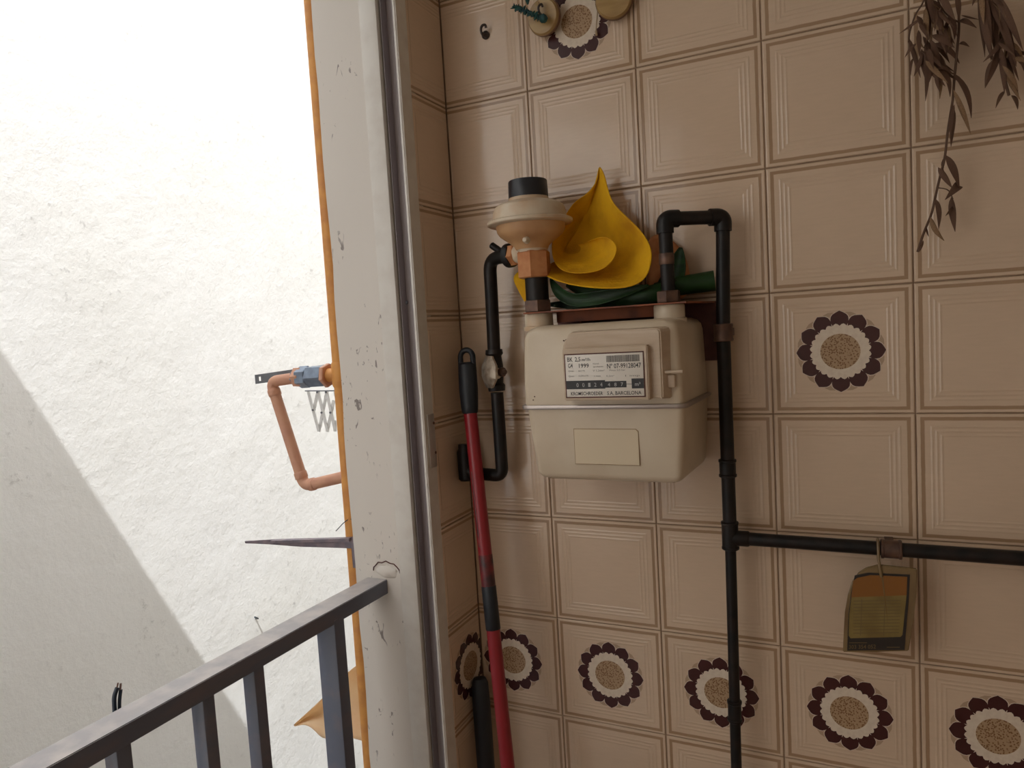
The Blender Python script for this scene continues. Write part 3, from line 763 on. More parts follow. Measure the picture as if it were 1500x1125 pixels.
# counter windows
flat(bm, U_(.0), U_(.51), V_(.185), V_(.385)); flat(bm, U_(.51), U_(.78), V_(.205), V_(.355)); flat(bm, U_(.845), U_(.995), V_(.175), V_(.405))
flat(bm, U_(.78), U_(.845), V_(.275), V_(.285))
adopt(meter, from_bm('black_print', bm, MT['ink']))
bm = bmesh.new()
text(bm, 'Homol.', U_(.365), V_(.76), lh * .035, lw * .08, .0); text(bm, 'aprobación', U_(.365), V_(.69), lh * .035, lw * .13, .0)
text(bm, 'Qmax', U_(.035), V_(.60), lh * .04, lw * .075); text(bm, '6m³/h', U_(.17), V_(.60), lh * .04, lw * .085)
text(bm, 'V 1,2dm³', U_(.36), V_(.59), lh * .045, lw * .15); text(bm, 'Pmax 0,5 bar', U_(.575), V_(.59), lh * .04, lw * .20)
text(bm, 'Qmin', U_(.035), V_(.48), lh * .04, lw * .075); text(bm, '0,04m³/h', U_(.17), V_(.48), lh * .04, lw * .13)
text(bm, 't max', U_(.37), V_(.47), lh * .04, lw * .09); text(bm, '0,2m³', U_(.53), V_(.46), lh * .04, lw * .10); text(bm, '1 imp', U_(.77), V_(.455), lh * .04, lw * .18)
adopt(meter, from_bm('small_print', bm, MT['ink_light']))
bm = bmesh.new()
for k, s in enumerate('00124'): text(bm, s, U_(.135 + .078 * k), V_(.235), lh * .095, lw * .030, .01, y=yp - .0004)
for k, s in enumerate('487'): text(bm, s, U_(.545 + .082 * k), V_(.235), lh * .085, lw * .030, .01, y=yp - .0004)
text(bm, 'm³', U_(.885), V_(.235), lh * .085, lw * .070, .02, y=yp - .0004)
adopt(meter, from_bm('counter_digits', bm, MT['ink_light']))
dg = bpy.data.objects['counter_digits']; dg.data.materials[0] = MT['white_ink']
# lever pin right of the housing
p0 = P(970, 545, 1, -.196)
adopt(meter, box('seal_pin', p0.x - .002, p0.x + .030, -.1985, -.1935, p0.z - .0022, p0.z + .0022, MT['meter_dirty'], bev=.001),
      box('seal_block', p0.x + .004, p0.x + .017, -.192, -.180, p0.z - .024, p0.z - .004, MT['meter_dirty'], bev=.003))
# sticker on the lower shell
ysx = F - .0008
sa, sb, sc_, sd_, se = P(838.5, 630, 1, ysx), P(932, 626, 1, ysx), P(940.5, 680, 1, ysx), P(844.5, 682, 1, ysx), P(936.5, 629, 1, ysx)
sx0, sx1, sz0, sz1 = (sa.x + sd_.x) / 2, (sb.x + sc_.x) / 2, (sc_.z + sd_.z) / 2, (sa.z + sb.z) / 2
adopt(meter, prism('sticker_edge', [(sx0, ysx, sz0), (sx1, ysx, sz0), (sx1, ysx, sz1 - .004), (sx1 - .004, ysx, sz1), (sx0, ysx, sz1)], (0, .0014, 0), MT['sticker_line']))
e_ = .0009
adopt(meter, prism('sticker', [(sx0 + e_, ysx - .0004, sz0 + e_), (sx1 - e_, ysx - .0004, sz0 + e_), (sx1 - e_, ysx - .0004, sz1 - .0044), (sx1 - .0046, ysx - .0004, sz1 - e_), (sx0 + e_, ysx - .0004, sz1 - e_)], (0, .0016, 0), MT['sticker']))
# connection collars, foot bolts, paint chips
PX0, PX1, PY = .2392, .4595, -.10
for xx in (PX0, PX1):
    adopt(meter, lathe('port_collar', (xx, PY, 1.492), (0, 0, 1), [(0, .0265), (.006, .0265), (.008, .0238), (.026, .0238), (.028, .0225)], MT['stain'] if xx == PX0 else MT['meter'], 28))
for (px, py) in ((808, 703), (986, 705)):
    b_ = P(px, py, 1, -.14); adopt(meter, lathe('foot_bolt', (b_.x, -.14, 1.248), (0, 0, 1), [(0, .003), (.003, .005), (.012, .005)], MT['rust'], 14))
for (px, py) in ((825.5, 499), (829, 498), (781, 586), (783, 581)):
    q = P(px, py, 1, F - .0003); adopt(meter, lathe('paint_chip', (q.x, F + .0005, q.z), (0, -1, 0), [(0, .0012), (.0010, .0010)], MT['rust_dark'], 8))

# ================================================================ meter bracket
zpl = 1.5225
br = empty('meter_bracket', (.366, -.01, zpl), 'rust-red steel angle bracket holding the gas meter connections to the wall', 'bracket')
shelf = prism('shelf_plate', [(.224, -.130, zpl), (.492, -.130, zpl), (.514, -.0015, zpl), (.224, -.0015, zpl)], (0, 0, -.0022), MT['rust'])
back = box('back_plate', .235, .516, -.0045, -.0012, 1.425, zpl, MT['rust_dark'], bev=.0008)
rib1 = prism('gusset', [(.300, -.004, zpl - .002), (.300, -.078, zpl - .002), (.300, -.078, 1.509), (.300, -.004, 1.45)], (.003, 0, 0), MT['rust'])
lip = box('front_lip', .264, .438, -.082, -.079, 1.503, zpl - .002, MT['rust'], bev=.0006)
adopt(br, shelf, back, rib1, lip)

# ================================================================ inlet: regulator
AX = Vector((.2325, -.10, 0))
reg = empty('gas_regulator', (AX.x, AX.y, 1.58), 'cream and orange-stained gas regulator with black cap above the meter', 'regulator')
def z_(py, px=775): return P(px, py, 1, -.10).z
bm = bmesh.new(); add_lathe(bm, (AX.x, AX.y, 0), (0, 0, 1), [(1.668, .058), (1.669, .0700), (1.6705, .0720), (1.6745, .0720), (1.676, .0700), (1.677, .0625), (1.684, .0618), (1.692, .0605), (1.699, .0570), (1.7035, .0500), (1.7065, .040), (1.708, .0345), (1.713, .0335)], 48)
body = from_bm('diaphragm_dome', bm, MT['stain'], angle=28)
bm = bmesh.new(); add_lathe(bm, (AX.x + .001, AX.y, 0), (0, 0, 1), [(1.628, .0270), (1.634, .0300), (1.640, .0370), (1.646, .0455), (1.652, .0530), (1.658, .0570), (1.669, .0585)], 48)
cone = from_bm('lower_bowl', bm, MT['stain_low'], angle=28)
capp = lathe('cap', (AX.x, AX.y, 1.711), (0, 0, 1), [(0, .0325), (.001, .0335), (.029, .0325), (.0305, .0315), (.0305, .025), (.028, .024)], MT['black_plastic'], 40)
neck = lathe('neck', (.2345, AX.y, 1.6235), (0, 0, 1), [(0, .0245), (.002, .0250), (.007, .0265), (.012, .030), (.016, .033)], MT['stain'], 32)
hexu = hexnut('hex_union', (.236, AX.y, 1.580), (0, 0, 1), .0445, .0285, MT['orange_brass'], phase=.35, ch=.002)
bt = P(765, 350, 1, -.155)
boss = lathe('screw_boss', (bt.x + .005, -.148, bt.z - .002), (0, -1, 0), [(0, .006), (.008, .0045), (.010, .003)], MT['stain'], 12)
sdir = Vector((-1, .35, 0)).normalized(); s0 = Vector((.226, -.098, P(752, 373, 1, -.09).z))
side = lathe('side_port', s0, sdir, [(0, .016), (.022, .0165), (.030, .0165)], MT['stain'], 24)
sideu = hexnut('side_union', s0 + sdir * .024, sdir, .020, .0195, MT['orange_brass'], phase=.2)
adopt(reg, body, cone, capp, neck, hexu, boss, side, sideu)
ip = empty('inlet_pipe', (.2385, PY, 1.52), 'short thick black pipe nipple between the regulator and the left meter port', 'pipe')
adopt(ip, lathe('nipple', (.2385, PY, 1.524), (0, 0, 1), [(0, .0195), (.058, .0195)], MT['black_pipe'], 28), hexnut('nut', (.2385, PY, zpl), (0, 0, 1), .020, .0245, MT['brown_metal'], phase=.15))

# black supply pipe with valve, left of the meter
sp = empty('supply_pipe', (.12, -.045, 1.2), 'black supply pipe bent down the corner from the regulator, with a brass valve', 'pipe')
SE = s0 + sdir * .040
def q(px, py, y): return P(px, py, 1, y)
T0 = q(712, 373, -.062); T1 = q(724, 520, -.045); T2 = q(728, 575, -.045); T3 = q(736, 697, -.045)
xx4 = q(681, 694, -.045)
up = tube('upper_tube', [SE, Vector((T0.x + .006, -.062, SE.z)), Vector((T0.x + .005, -.060, SE.z - .05)), T1], .0118, MT['black_pipe'], rad=.024, n=18)
lo = tube('lower_tube', [T2, T3, Vector((X0 + .018, -.045, T3.z + .004)), Vector((X0 + .017, -.040, T3.z + .050))], .0118, MT['black_pipe'], rad=.016, n=18)
colr = lathe('collar', SE - sdir * .004, sdir, [(0, .019), (.004, .021), (.012, .021), (.016, .016)], MT['black_pipe'], 20)
nub = lathe('elbow_stub', q(730, 366, -.066), (q(717, 357, -.07) - q(730, 366, -.066)), [(-.014, .006), (.015, .006), (.017, .004)], MT['black_pipe'], 12)
wr_ = lathe('wall_collar', (X0 + .0175, -.044, T3.z - .012), (-.04, .06, 1), [(0, .012), (.004, .0150), (.056, .0155), (.062, .0125), (.070, .0120)], MT['black_pipe'], 22)
vb = lathe('valve_body', T1, (T2 - T1), [(-.010, .0155), (-.002, .0165), (.002, .013), (.020, .015), (.040, .0145), (.052, .013), (.056, .0165), (.066, .0155)], MT['black_pipe'], 20)
vc = q(713, 545, -.070)
vd = Vector((-.62, -.78, .05))
va = lathe('valve_cover', vc - vd * .014, vd, [(0, .010), (.003, .022), (.006, .0310), (.010, .0315), (.016, .0200), (.019, .008), (.0192, .003)], MT['brass'], 8, angle=20, phase=.4)
vn = lathe('valve_lug', q(722, 547, -.060), (1, -.2, 0), [(0, .010), (.012, .010), (.013, .006), (.018, .006)], MT['brass'], 14)
vs1 = lathe('tap_stem', q(727, 545, -.058), (1, -.35, 0), [(0, .005), (.012, .005), (.0125, .0085), (.018, .0085), (.019, .005), (.024, .004)], MT['brown_metal'], 14)
adopt(sp, up, lo, colr, nub, wr_, vb, va, vn, vs1)

# ================================================================ outlet pipe
op = empty('outlet_pipe', (.5305, -.045, 0), 'black outlet pipe: loop from the right meter port, down the tiles, branching right', 'pipe')
YP = -.045; xp = .5305
def zx(px, py): 
    v = P(px, py, 1, YP); return v
v0 = Vector((PX1, PY, zpl)); zt = P(975, 319, 1, PY).z; 
l_top = Vector((.4585, PY, zt)); r_top = Vector((.5375, YP, P(1052, 320, 1, YP).z))
zt = (l_top.z + r_top.z) / 2; l_top.z = r_top.z = zt
zj = P(1062, 487, 1, YP).z
ztee = P(1070, 785, 1, YP).z
seg1 = tube('loop_tube', [v0, l_top, r_top, Vector((xp + .001, YP, zj)), Vector((xp, YP, ztee))], .0108, MT['black_pipe'], rad=.016, n=18)
def sleeve(name, a, b, r, m=MT['black_pipe'], lipr=.0012):
    a, b = Vector(a), Vector(b); L_ = (b - a).length
    return lathe(name, a, b - a, [(0, r * .97), (.001, r + lipr), (.004, r + lipr), (.005, r), (L_ - .005, r), (L_ - .004, r + lipr), (L_ - .001, r + lipr), (L_, r * .97)], m, 20)
ps = [seg1]
dlr = (r_top - l_top).normalized()
def bend(c, d1, d2, r=.0135, arm=.022):
    return tube('elbow', fillet([c + d1 * arm, c, c + d2 * arm], .015, 8), r, MT['black_pipe'], n=18)
ps += [bend(l_top, Vector((0, 0, -1)), dlr), bend(r_top, -dlr, Vector((-.03, 0, -1)).normalized())]
ps.append(sleeve('pipe_clamp', (xp + .001, YP, zj - .014), (xp + .001, YP, zj + .014), .0150, MT['brown_metal'], .0005))
ps.append(box('clamp_foot', xp - .002, xp + .012, YP + .010, -.0005, zj - .006, zj + .006, MT['brown_metal']))
zc2 = P(1065, 686, 1, YP).z
ps.append(sleeve('coupling', (xp, YP, zc2 - .014), (xp, YP, zc2 + .015), .0130))
ps.append(sleeve('tee', (xp, YP, ztee - .022), (xp, YP, ztee + .024), .0132, lipr=.0008))
ps.append(lathe('tee_branch', (xp, YP, ztee - .003), (1, 0, 0), [(0, .0125), (.028, .0125), (.030, .0112)], MT['black_pipe'], 20))
low = tube('lower_tube', [Vector((xp, YP, ztee - .015)), Vector((xp - .004, YP, .74)), Vector((xp - .006, YP, .02))], .0088, MT['black_pipe'], n=16)
zc3 = P(1077, 1043, 1, YP).z
ps += [low, sleeve('coupling', (xp - .0035, YP, zc3 - .016), (xp - .0030, YP, zc3 + .020), .0108)]
zh = ztee - .003
hor = lathe('branch_tube', (xp + .02, YP, zh), (1, 0, -.004), [(0, .0104), (1.42, .0104)], MT['black_pipe'], 20)
xc = P(1304, 800, 1, YP).x; zc_ = zh - .001
ps += [hor, sleeve('pipe_clamp', (xc - .013, YP, zc_), (xc + .0155, YP, zc_), .0135, MT['brown_metal'], .001), box('clamp_foot', xc - .006, xc + .006, YP + .010, -.0005, zc_ - .006, zc_ + .006, MT['brown_metal'])]
ps.append(hexnut('nut', (PX1, PY, zpl), (0, 0, 1), .019, .0185, MT['brown_metal'], phase=.5))
ps.append(lathe('solder_band', (.4588, PY, 1.582), (0, 0, 1), [(0, .0112), (.001, .0118), (.016, .0118), (.017, .0112)], MT['brown_metal'], 20))
adopt(op, *ps)

# ================================================================ yellow flower lying on the bracket
fl = empty('artificial_flower', (.36, -.06, zpl), 'large crumpled yellow calla-like artificial flower with green leaves, lying above the meter', 'artificial flower')
from mathutils import noise as mn
rim = [(866, 352, -.078), (880, 346, -.090), (895, 349, -.100), (904, 361, -.108), (902, 378, -.114), (886, 394, -.118), (862, 400, -.120), (838, 400, -.116), (820, 395, -.104), (808, 380, -.082), (808, 352, -.060), (817, 328, -.046), (832, 312, -.040), (840, 296, -.038), (856, 286, -.038),
       (868, 276, -.042), (877, 262, -.048), (877, 239, -.052), (885, 254, -.050), (888, 272, -.052), (893, 290, -.056), (903, 304, -.060), (922, 320, -.066), (943, 340, -.074), (956, 366, -.085), (953, 392, -.098), (945, 412, -.110), (918, 423, -.122), (882, 422, -.130), (842, 419, -.128), (806, 410, -.114), (790, 395, -.09)]
n_r = 9; rows = []; NL = 9
th = Vector(P(830, 362, 1, -.018))
for k in range(n_r + 1):
    s = k / n_r; row = []
    for i, (px, py, y) in enumerate(rim):
        R_ = P(px, py, 1, y)
        s2 = s if i > NL else .28 + .72 * s
        b = th.lerp(R_, s2)
        b.y += .024 * math.sin(PI * s2) * (1 if i > NL else .35)
        nv = mn.noise_vector(b * 34.0) * .0075 + mn.noise_vector(b * 80.0) * .0025
        b += Vector((nv.x * .25, nv.y, nv.z * .25)) * min(1, s2 * 1.6)
        if k == n_r: b.y += .0035 * math.sin(i * 2.4) + .002 * math.sin(i * 5.1)
        row.append(b)
    rows.append(row)
spathe = grid_surface('spathe', rows, MT['yellow'], .0012, sub=2)
# second petal tip low on the left, and one behind the outlet pipe
rows = [[P(776, 392, 1, -.055), P(784, 398, 1, -.06), P(800, 405, 1, -.06)], [P(757, 398, 1, -.058), P(768, 412, 1, -.066), P(795, 415, 1, -.062)], [P(750, 408, 1, -.06), P(762, 425, 1, -.068), P(790, 425, 1, -.062)], [P(759, 424, 1, -.064), P(770, 436, 1, -.066), P(790, 436, 1, -.062)], [P(770, 447, 1, -.066), P(778, 448, 1, -.066), P(792, 446, 1, -.062)]]
pet2 = grid_surface('petal', rows, MT['yellow'], .0012)
rows = [[P(948, 352, 1, -.04), P(962, 340, 1, -.03), P(985, 350, 1, -.025)], [P(944, 372, 1, -.045), P(966, 366, 1, -.035), P(1004, 372, 1, -.025)], [P(950, 395, 1, -.05), P(972, 398, 1, -.04), P(1012, 402, 1, -.03)], [P(945, 440, 1, -.05), P(975, 440, 1, -.04), P(1010, 440, 1, -.03)]]
pet3 = grid_surface('petal', rows, MT['orange_brass'], .0012); pet3['label'] = 'orange-brown petal'
def leaf_strip(name, spine, wds, m, fold=.3, thick=.0012, upv=Vector((0, 0, 1))):
    rows = []; n = len(spine)
    for i, (px, py, y) in enumerate(spine):
        c = P(px, py, 1, y); w_ = wds[i] / 2
        nx = P(*spine[min(i + 1, n - 1)][:2], 1, spine[min(i + 1, n - 1)][2]); pv = P(*spine[max(i - 1, 0)][:2], 1, spine[max(i - 1, 0)][2])
        t = (nx - pv).normalized(); s = t.cross(Vector((0, -1, 0))).normalized(); d_ = t.cross(s)
        rows.append([c - s * w_ , c - s * w_ * .5 + d_ * w_ * fold * .7, c + d_ * w_ * fold, c + s * w_ * .5 + d_ * w_ * fold * .7, c + s * w_])
    return grid_surface(name, rows, m, thick)
L1 = leaf_strip('leaf', [(806, 408, -.085), (814, 426, -.095), (835, 442, -.10), (868, 438, -.105), (905, 430, -.11), (950, 418, -.10)], [.004, .020, .022, .024, .020, .004], MT['green'], .4)
L2 = leaf_strip('leaf', [(830, 418, -.06), (860, 428, -.07), (905, 432, -.08), (940, 436, -.095), (975, 425, -.08), (990, 410, -.06)], [.006, .026, .034, .030, .028, .004], MT['green'], -.4)
L3 = leaf_strip('leaf', [(965, 440, -.05), (985, 410, -.045), (993, 385, -.04), (997, 362, -.035)], [.030, .040, .030, .006], MT['green'], .5)
L4 = leaf_strip('leaf', [(800, 446, -.06), (860, 446, -.065), (920, 444, -.07), (975, 440, -.06)], [.006, .022, .026, .010], MT['green'], .2)
stem0, stem1 = P(960, 426, 1, -.045), P(1047, 411, 1, -.030)
stem = tube('stem', [stem0, stem0.lerp(stem1, .5) + Vector((0, 0, .001)), stem1], [.013, .0155, .0165], MT['green'], n=20)
adopt(fl, spathe, pet2, pet3, L1, L2, L3, L4, stem)

# ================================================================ pole leaning in the corner
pa, pb = P(688, 596, 1, -.062), P(744, 1125, 1, -.150)
pd = (pb - pa).normalized(); foot = pa + pd * ((pa.z - .004) / -pd.z)
pole = empty('red_pole', foot, 'red metal pole with black hanging-loop handle leaning in the tiled corner', 'pole')
Lp = (foot - pa).length
shaft = lathe('shaft', pa, pd, [(0, .0125), (Lp, .0125)], MT['red'], 24)
def along(py): # point on the pole at a pixel row
    best = min(range(2001), key=lambda i: abs(562.5 - FPX * ((pa + pd * (Lp * i / 2000) - CL).dot(CU) / (pa + pd * (Lp * i / 2000) - CL).dot(CF)) - py))
    return Lp * best / 2000
t1, t2, t3 = along(812), along(858), along(922)
band = lathe('black_band', pa + pd * t2, pd, [(0, .0128), (.001, .0134), (t3 - t2 - .001, .0134), (t3 - t2, .0128)], MT['handle'], 24)
band2 = lathe('worn_band', pa + pd * t1, pd, [(0, .0126), (.001, .0129), (t2 - t1, .0129)], MT['darkred'], 24)
tipd = (P(683, 516, 1, -.056) - pa).normalized()
hl = (P(683, 512, 1, -.056) - pa).length
bm = bmesh.new()
a_, b_, _ = frame_of(tipd, Vector((0, 1, 0)))
# grip: flattened sleeve, then a loop
pr = [(-.012, .0135), (-.010, .0150), (0, .0160), (hl * .30, .0175), (hl * .60, .0172), (hl * .74, .0165), (hl * .78, .012)]
add_lathe(bm, pa, tipd, pr, 24)
grip = from_bm('grip', bm, MT['handle'], angle=40)
side_v = Vector((1, .1, 0)); side_v = (side_v - tipd * side_v.dot(tipd)).normalized()
lpts = []
for k in range(15):
    t = PI * k / 14
    lpts.append(pa + tipd * (hl * .86 + .014 * math.sin(t)) + side_v * (.0125 * math.cos(t)))
lpts = [pa + tipd * hl * .62 + side_v * .0125] + lpts + [pa + tipd * hl * .62 - side_v * .0125]
lp_ = tube('hanging_loop', lpts, .0052, MT['handle'], n=10)
adopt(pole, shaft, band, band2, grip, lp_)
# slot mark on the upper shaft
m1 = along(690); m2 = along(800)
sv = (Vector((-.35, -1, 0)) - pd * Vector((-.35, -1, 0)).dot(pd)).normalized()
adopt(pole, tube('dark_slot', [pa + pd * m1 + sv * .0105, pa + pd * m2 + sv * .0105], .0028, MT['darkred'], n=8))
# black handle of a second tool behind it
k0, k1 = P(703, 1000, 1, -.045), P(712, 1125, 1, -.060)
kd = (k1 - k0).normalized(); kf = k0 + kd * ((k0.z - .004) / -kd.z); kl = (kf - k0).length
bh = empty('black_handle', kf, 'black rubber tool handle standing in the corner behind the red pole', 'handle')
adopt(bh, lathe('grip', k0, kd, [(-.012, .004), (-.009, .012), (0, .0160), (.04, .0175), (.20, .0170), (.21, .012)], MT['handle'], 22), lathe('shaft', k0 + kd * .205, kd, [(0, .010), (kl - .205, .010)], MT['handle'], 18))

# ================================================================ hook, wooden discs
hp = P(709, 46, 1, 0)
hk = empty('wall_hook', (hp.x, 0, hp.z), 'small dark hook stuck on the tile near the corner, upper left', 'hook')
hb = P(712, 52, 1, 0)
adopt(hk, lathe('base', (hb.x, -.0005, hb.z), (0, -1, 0), [(0, .0075), (.003, .0075), (.005, .005)], MT['hook'], 18),
      tube('hook', [P(713, 52, 1, -.004), P(706, 51, 1, -.012), P(704, 43, 1, -.014), P(706, 37, 1, -.014), P(711, 36, 1, -.012), P(712, 41, 1, -.010)], .0023, MT['hook'], n=10, rad=.006))
def disc(name, px, py, r, label, tilt):
    c = P(px, py, 1, -.014); t = empty(name, (c.x, c.y, c.z), label, 'wooden disc', 'wooden discs hung at the top of the wall')
    ax = Vector((tilt[0], -1, tilt[1])).normalized()
    shell = lathe('shell', c + ax * -.010, ax, [(0, r * .55), (.003, r * .8), (.009, r * .97), (.014, r), (.019, r * .97), (.0215, r * .9), (.0215, r * .5), (.0200, r * .3), (.0195, r * .05)], MT['wood'], 44)
    edge = lathe('rim', c + ax * -.0005, ax, [(0, r * 1.0), (.001, r * 1.015), (.006, r * 1.015), (.007, r * 1.0)], MT['wood_dark'], 44)
    adopt(t, shell, edge); return t, c, ax
d1, c1_, ax1 = disc('wooden_disc', 799, 26, .0305, 'round pale wooden disc with a dark green cord tuft, hanging at the top left', (-.15, -.1))
d2, c2_, ax2 = disc('wooden_disc', 900, 1, .0310, 'round pale wooden disc cut by the top edge, right of the green-tufted one', (.1, -.1))
# screws / ears
adopt(d1, tube('wire_hook', [P(797, 24, 1, -.036), P(790, 20, 1, -.038), P(788, 10, 1, -.040), P(793, 5, 1, -.038), P(795, 10, 1, -.034)], .0020, MT['hook'], n=8, rad=.008))
adopt(d2, lathe('knot', c2_ + Vector((-.004, -.012, .006)), ax2, [(0, .005), (.004, .004), (.005, .002)], MT['hook'], 12))
tuft = bmesh.new(); rt = random.Random(5)
path = [P(753, 10, 1, -.045), P(768, 15, 1, -.043), P(782, 22, 1, -.042), P(795, 27, 1, -.040)]
for i in range(130):
    u = rt.random() * 3; k = min(int(u), 2); p_ = path[k].lerp(path[k + 1], u - k)
    d_ = Vector((rt.uniform(-1, 1), rt.uniform(-.6, .6), rt.uniform(-1, 1))).normalized()
    rr = rt.uniform(.003, .0075); add_tube(tuft, [p_, p_ + d_ * rr * .6, p_ + d_ * rr * 1.2], [.0020, .0016, .0004], 5)
for i in range(8):
    p_ = P(773, 6, 1, -.044); d_ = Vector((rt.uniform(-.4, .6), rt.uniform(-.3, .3), 1)).normalized()
    add_tube(tuft, [p_, p_ + d_ * .008, p_ + d_ * .014], [.0016, .0012, .0004], 5)
tf = from_bm('cord_tuft', tuft, MT['cord'], smooth=True)
bm = bmesh.new(); bmesh.ops.create_icosphere(bm, subdivisions=3, radius=1); bc = P(796, 27, 1, -.042)
for v in bm.verts: v.co = bc + v.co * (.0072 + .0008 * math.sin(v.co.x * 9) * math.cos(v.co.z * 8))
pom = from_bm('cord_ball', bm, MT['cord'], smooth=True)
cordl = tube('cord', path, .0016, MT['cord'], n=6)
for o in (tf, pom, cordl): o['label'] = 'dark green cord'
adopt(d1, tf, pom, cordl)
st_ = tube('string', [P(878, -4, 1, -.012), P(875, 20, 1, -.010), P(873, 47, 1, -.008)], .0011, MT['string'], n=6)
st2 = tube('string_end', [P(873, 45, 1, -.008), P(874, 52, 1, -.007)], .0022, MT['string'], n=6)
adopt(d2, st_, st2)
d2b = tube('hanging_loop', [c2_ + Vector((0, .004, .028)), c2_ + Vector((.002, .006, .060)), c2_ + Vector((0, .012, .075))], .001, MT['string'], n=6); adopt(d2, d2b)
d1b = tube('hanging_loop', [c1_ + Vector((-.006, -.014, .020)), c1_ + Vector((-.004, -.004, .045)), c1_ + Vector((0, .012, .060))], .001, MT['string'], n=6); adopt(d1, d1b)

# ================================================================ hanging tag under the branch pipe
YTG = -.058
def tg(px, py, dy=0): return P(px, py, 1, YTG + dy)
ol = [(1287, 828), (1343.4, 834), (1343.0, 866), (1338, 910), (1331, 954), (1284, 955), (1234.8, 955.5), (1236, 925), (1237.5, 898), (1242, 872), (1248, 853), (1258, 839), (1270, 832)]
tagm = empty('plastic_tag', tg(1289, 830), 'yellowed plastic air-freshener tag with orange and olive card, hooked on the black branch pipe', 'hanging tag')
tb = prism('plastic_case', [tg(*p) for p in ol], (0, .006, 0), MT['tag_plastic'], bev=.0012)
ol2 = [(1252, 843), (1272, 839), (1333, 842), (1331, 880), (1327, 925), (1325, 952), (1241, 953), (1242, 925), (1243, 900), (1247, 868)]
dk = prism('card_frame', [tg(*p, -.0008) for p in ol2], (0, .0012, 0), MT['tag_dark'])
ol3 = [(1250, 851), (1256, 846.5), (1275, 842.5), (1329, 845), (1328, 872), (1247, 875)]
og = prism('orange_print', [tg(*p, -.0012) for p in ol3], (0, .0006, 0), MT['tag_orange'])
ol4 = [(1247, 875), (1328, 872), (1325, 900), (1322, 930), (1319, 933), (1246, 935), (1243, 931), (1244, 900)]
ov = prism('olive_print', [tg(*p, -.0012) for p in ol4], (0, .0006, 0), MT['tag_yellow'])
bm = bmesh.new()
for k in range(11):
    y = 880 + k * 4.7
    a_, b_ = tg(1250, y, -.00135), tg(1320 - k * .3, y - 1, -.00135); a2, b2 = tg(1250, y + 1.1, -.00135), tg(1320 - k * .3, y + .1, -.00135)
    bm.faces.new([bm.verts.new(v) for v in (a2, b2, b_, a_)])
for x in (1262, 1296):
    vv = [tg(x, 878, -.0014), tg(x + 1, 878, -.0014), tg(x - 1, 931, -.0014), tg(x - 2, 931, -.0014)]
    bm.faces.new([bm.verts.new(v) for v in vv])
ln = from_bm('table_print', bm, MT['tag_line'])
bm = bmesh.new()
o0 = tg(1243.5, 950.5, -.0013); uu = (tg(1283, 950, -.0013) - o0); vv_ = (tg(1243.5, 943.5, -.0013) - o0)
wd_ = uu.length; un = uu.normalized(); vn_ = vv_.normalized()
text(bm, '303 354 052', 0, 0, .0062, wd_, .01, fn=lambda x, z: o0 + un * x + vn_ * z)
o1 = tg(1299, 950, -.0013); text(bm, 'ambiente', 0, 0, .0038, wd_ * .55, .0, fn=lambda x, z: o1 + un * x + vn_ * z) if False else None
for k, (xa, xb, y) in enumerate(((1244, 1270, 941.5), (1299, 1318, 948))):
    vv = [tg(xa, y + .6, -.0013), tg(xb, y + .6, -.0013), tg(xb, y - .4, -.0013), tg(xa, y - .4, -.0013)]
    bm.faces.new([bm.verts.new(v) for v in vv])
tx = from_bm('lettering', bm, MT['tag_line'])
sx_ = P(1286, 800, 1, YP).x
hkp = [tg(1291, 845, -.002), tg(1288.5, 830, -.002), Vector((sx_, YP - .0135, zh - .012)), Vector((sx_, YP - .0128, zh)), Vector((sx_, YP - .007, zh + .0125)), Vector((sx_, YP + .004, zh + .0125)), Vector((sx_, YP + .012, zh + .004))]
hkk = tube('strap_hook', hkp, .0022, MT['tag_plastic'], n=8, rad=.004)
adopt(tagm, tb, dk, og, ov, ln, tx, hkk)
# crease of the plastic running down from the hook
adopt(tagm, prism('crease', [tg(1290, 838, -.0016), tg(1293, 838, -.0016), tg(1301, 915, -.0013)], (0, .0008, 0), MT['tag_plastic']))

# ================================================================ dried branches, top right
def blade(name, curl, fold, twist):
    """unit leaf along +x, width in y; curved"""
    bm = bmesh.new(); n = 8; V = []
    for i in range(n + 1):
        u = i / n; wd = math.sin(PI * min(1, u ** .8)) ** .8 * .5 * (1 - .15 * u) if 0 < i < n else .03
        z = curl * math.sin(PI * u); tw = twist * (u - .3)
        row = []
        for s, k in ((-1, 0), (0, 1), (1, 0)):
            y = s * wd * math.cos(tw); zz_ = fold * (wd if s else 0) + s * wd * math.sin(tw)
            row.append(bm.verts.new((u, y + curl * .25 * math.sin(PI * u), z + zz_ * .6)))
        V.append(row)
    for i in range(n):
        for k in range(2): bm.faces.new((V[i][k], V[i][k + 1], V[i + 1][k + 1], V[i + 1][k]))
    g = bmesh.ops.extrude_face_region(bm, geom=bm.faces[:]); bmesh.ops.translate(bm, verts=[v for v in g['geom'] if isinstance(v, bmesh.types.BMVert)], vec=(0, 0, -.05))
    bmesh.ops.recalc_face_normals(bm, faces=bm.faces[:])
    me = bpy.data.meshes.new(name); bm.to_mesh(me); bm.free()
    for p in me.polygons: p.use_smooth = True
    return me
blades = [blade('leaf', c, f, t) for c, f, t in ((.12, .9, .4), (.5, 1.2, -.5), (-.35, .8, .8), (.8, 1.4, .2), (.2, 1.6, -1.0))]
blades_l = [b.copy() for b in blades]
for b in blades: b.materials.append(MT['dry'])
for b in blades_l: b.materials.append(MT['dry_light'])
rl = random.Random(11)
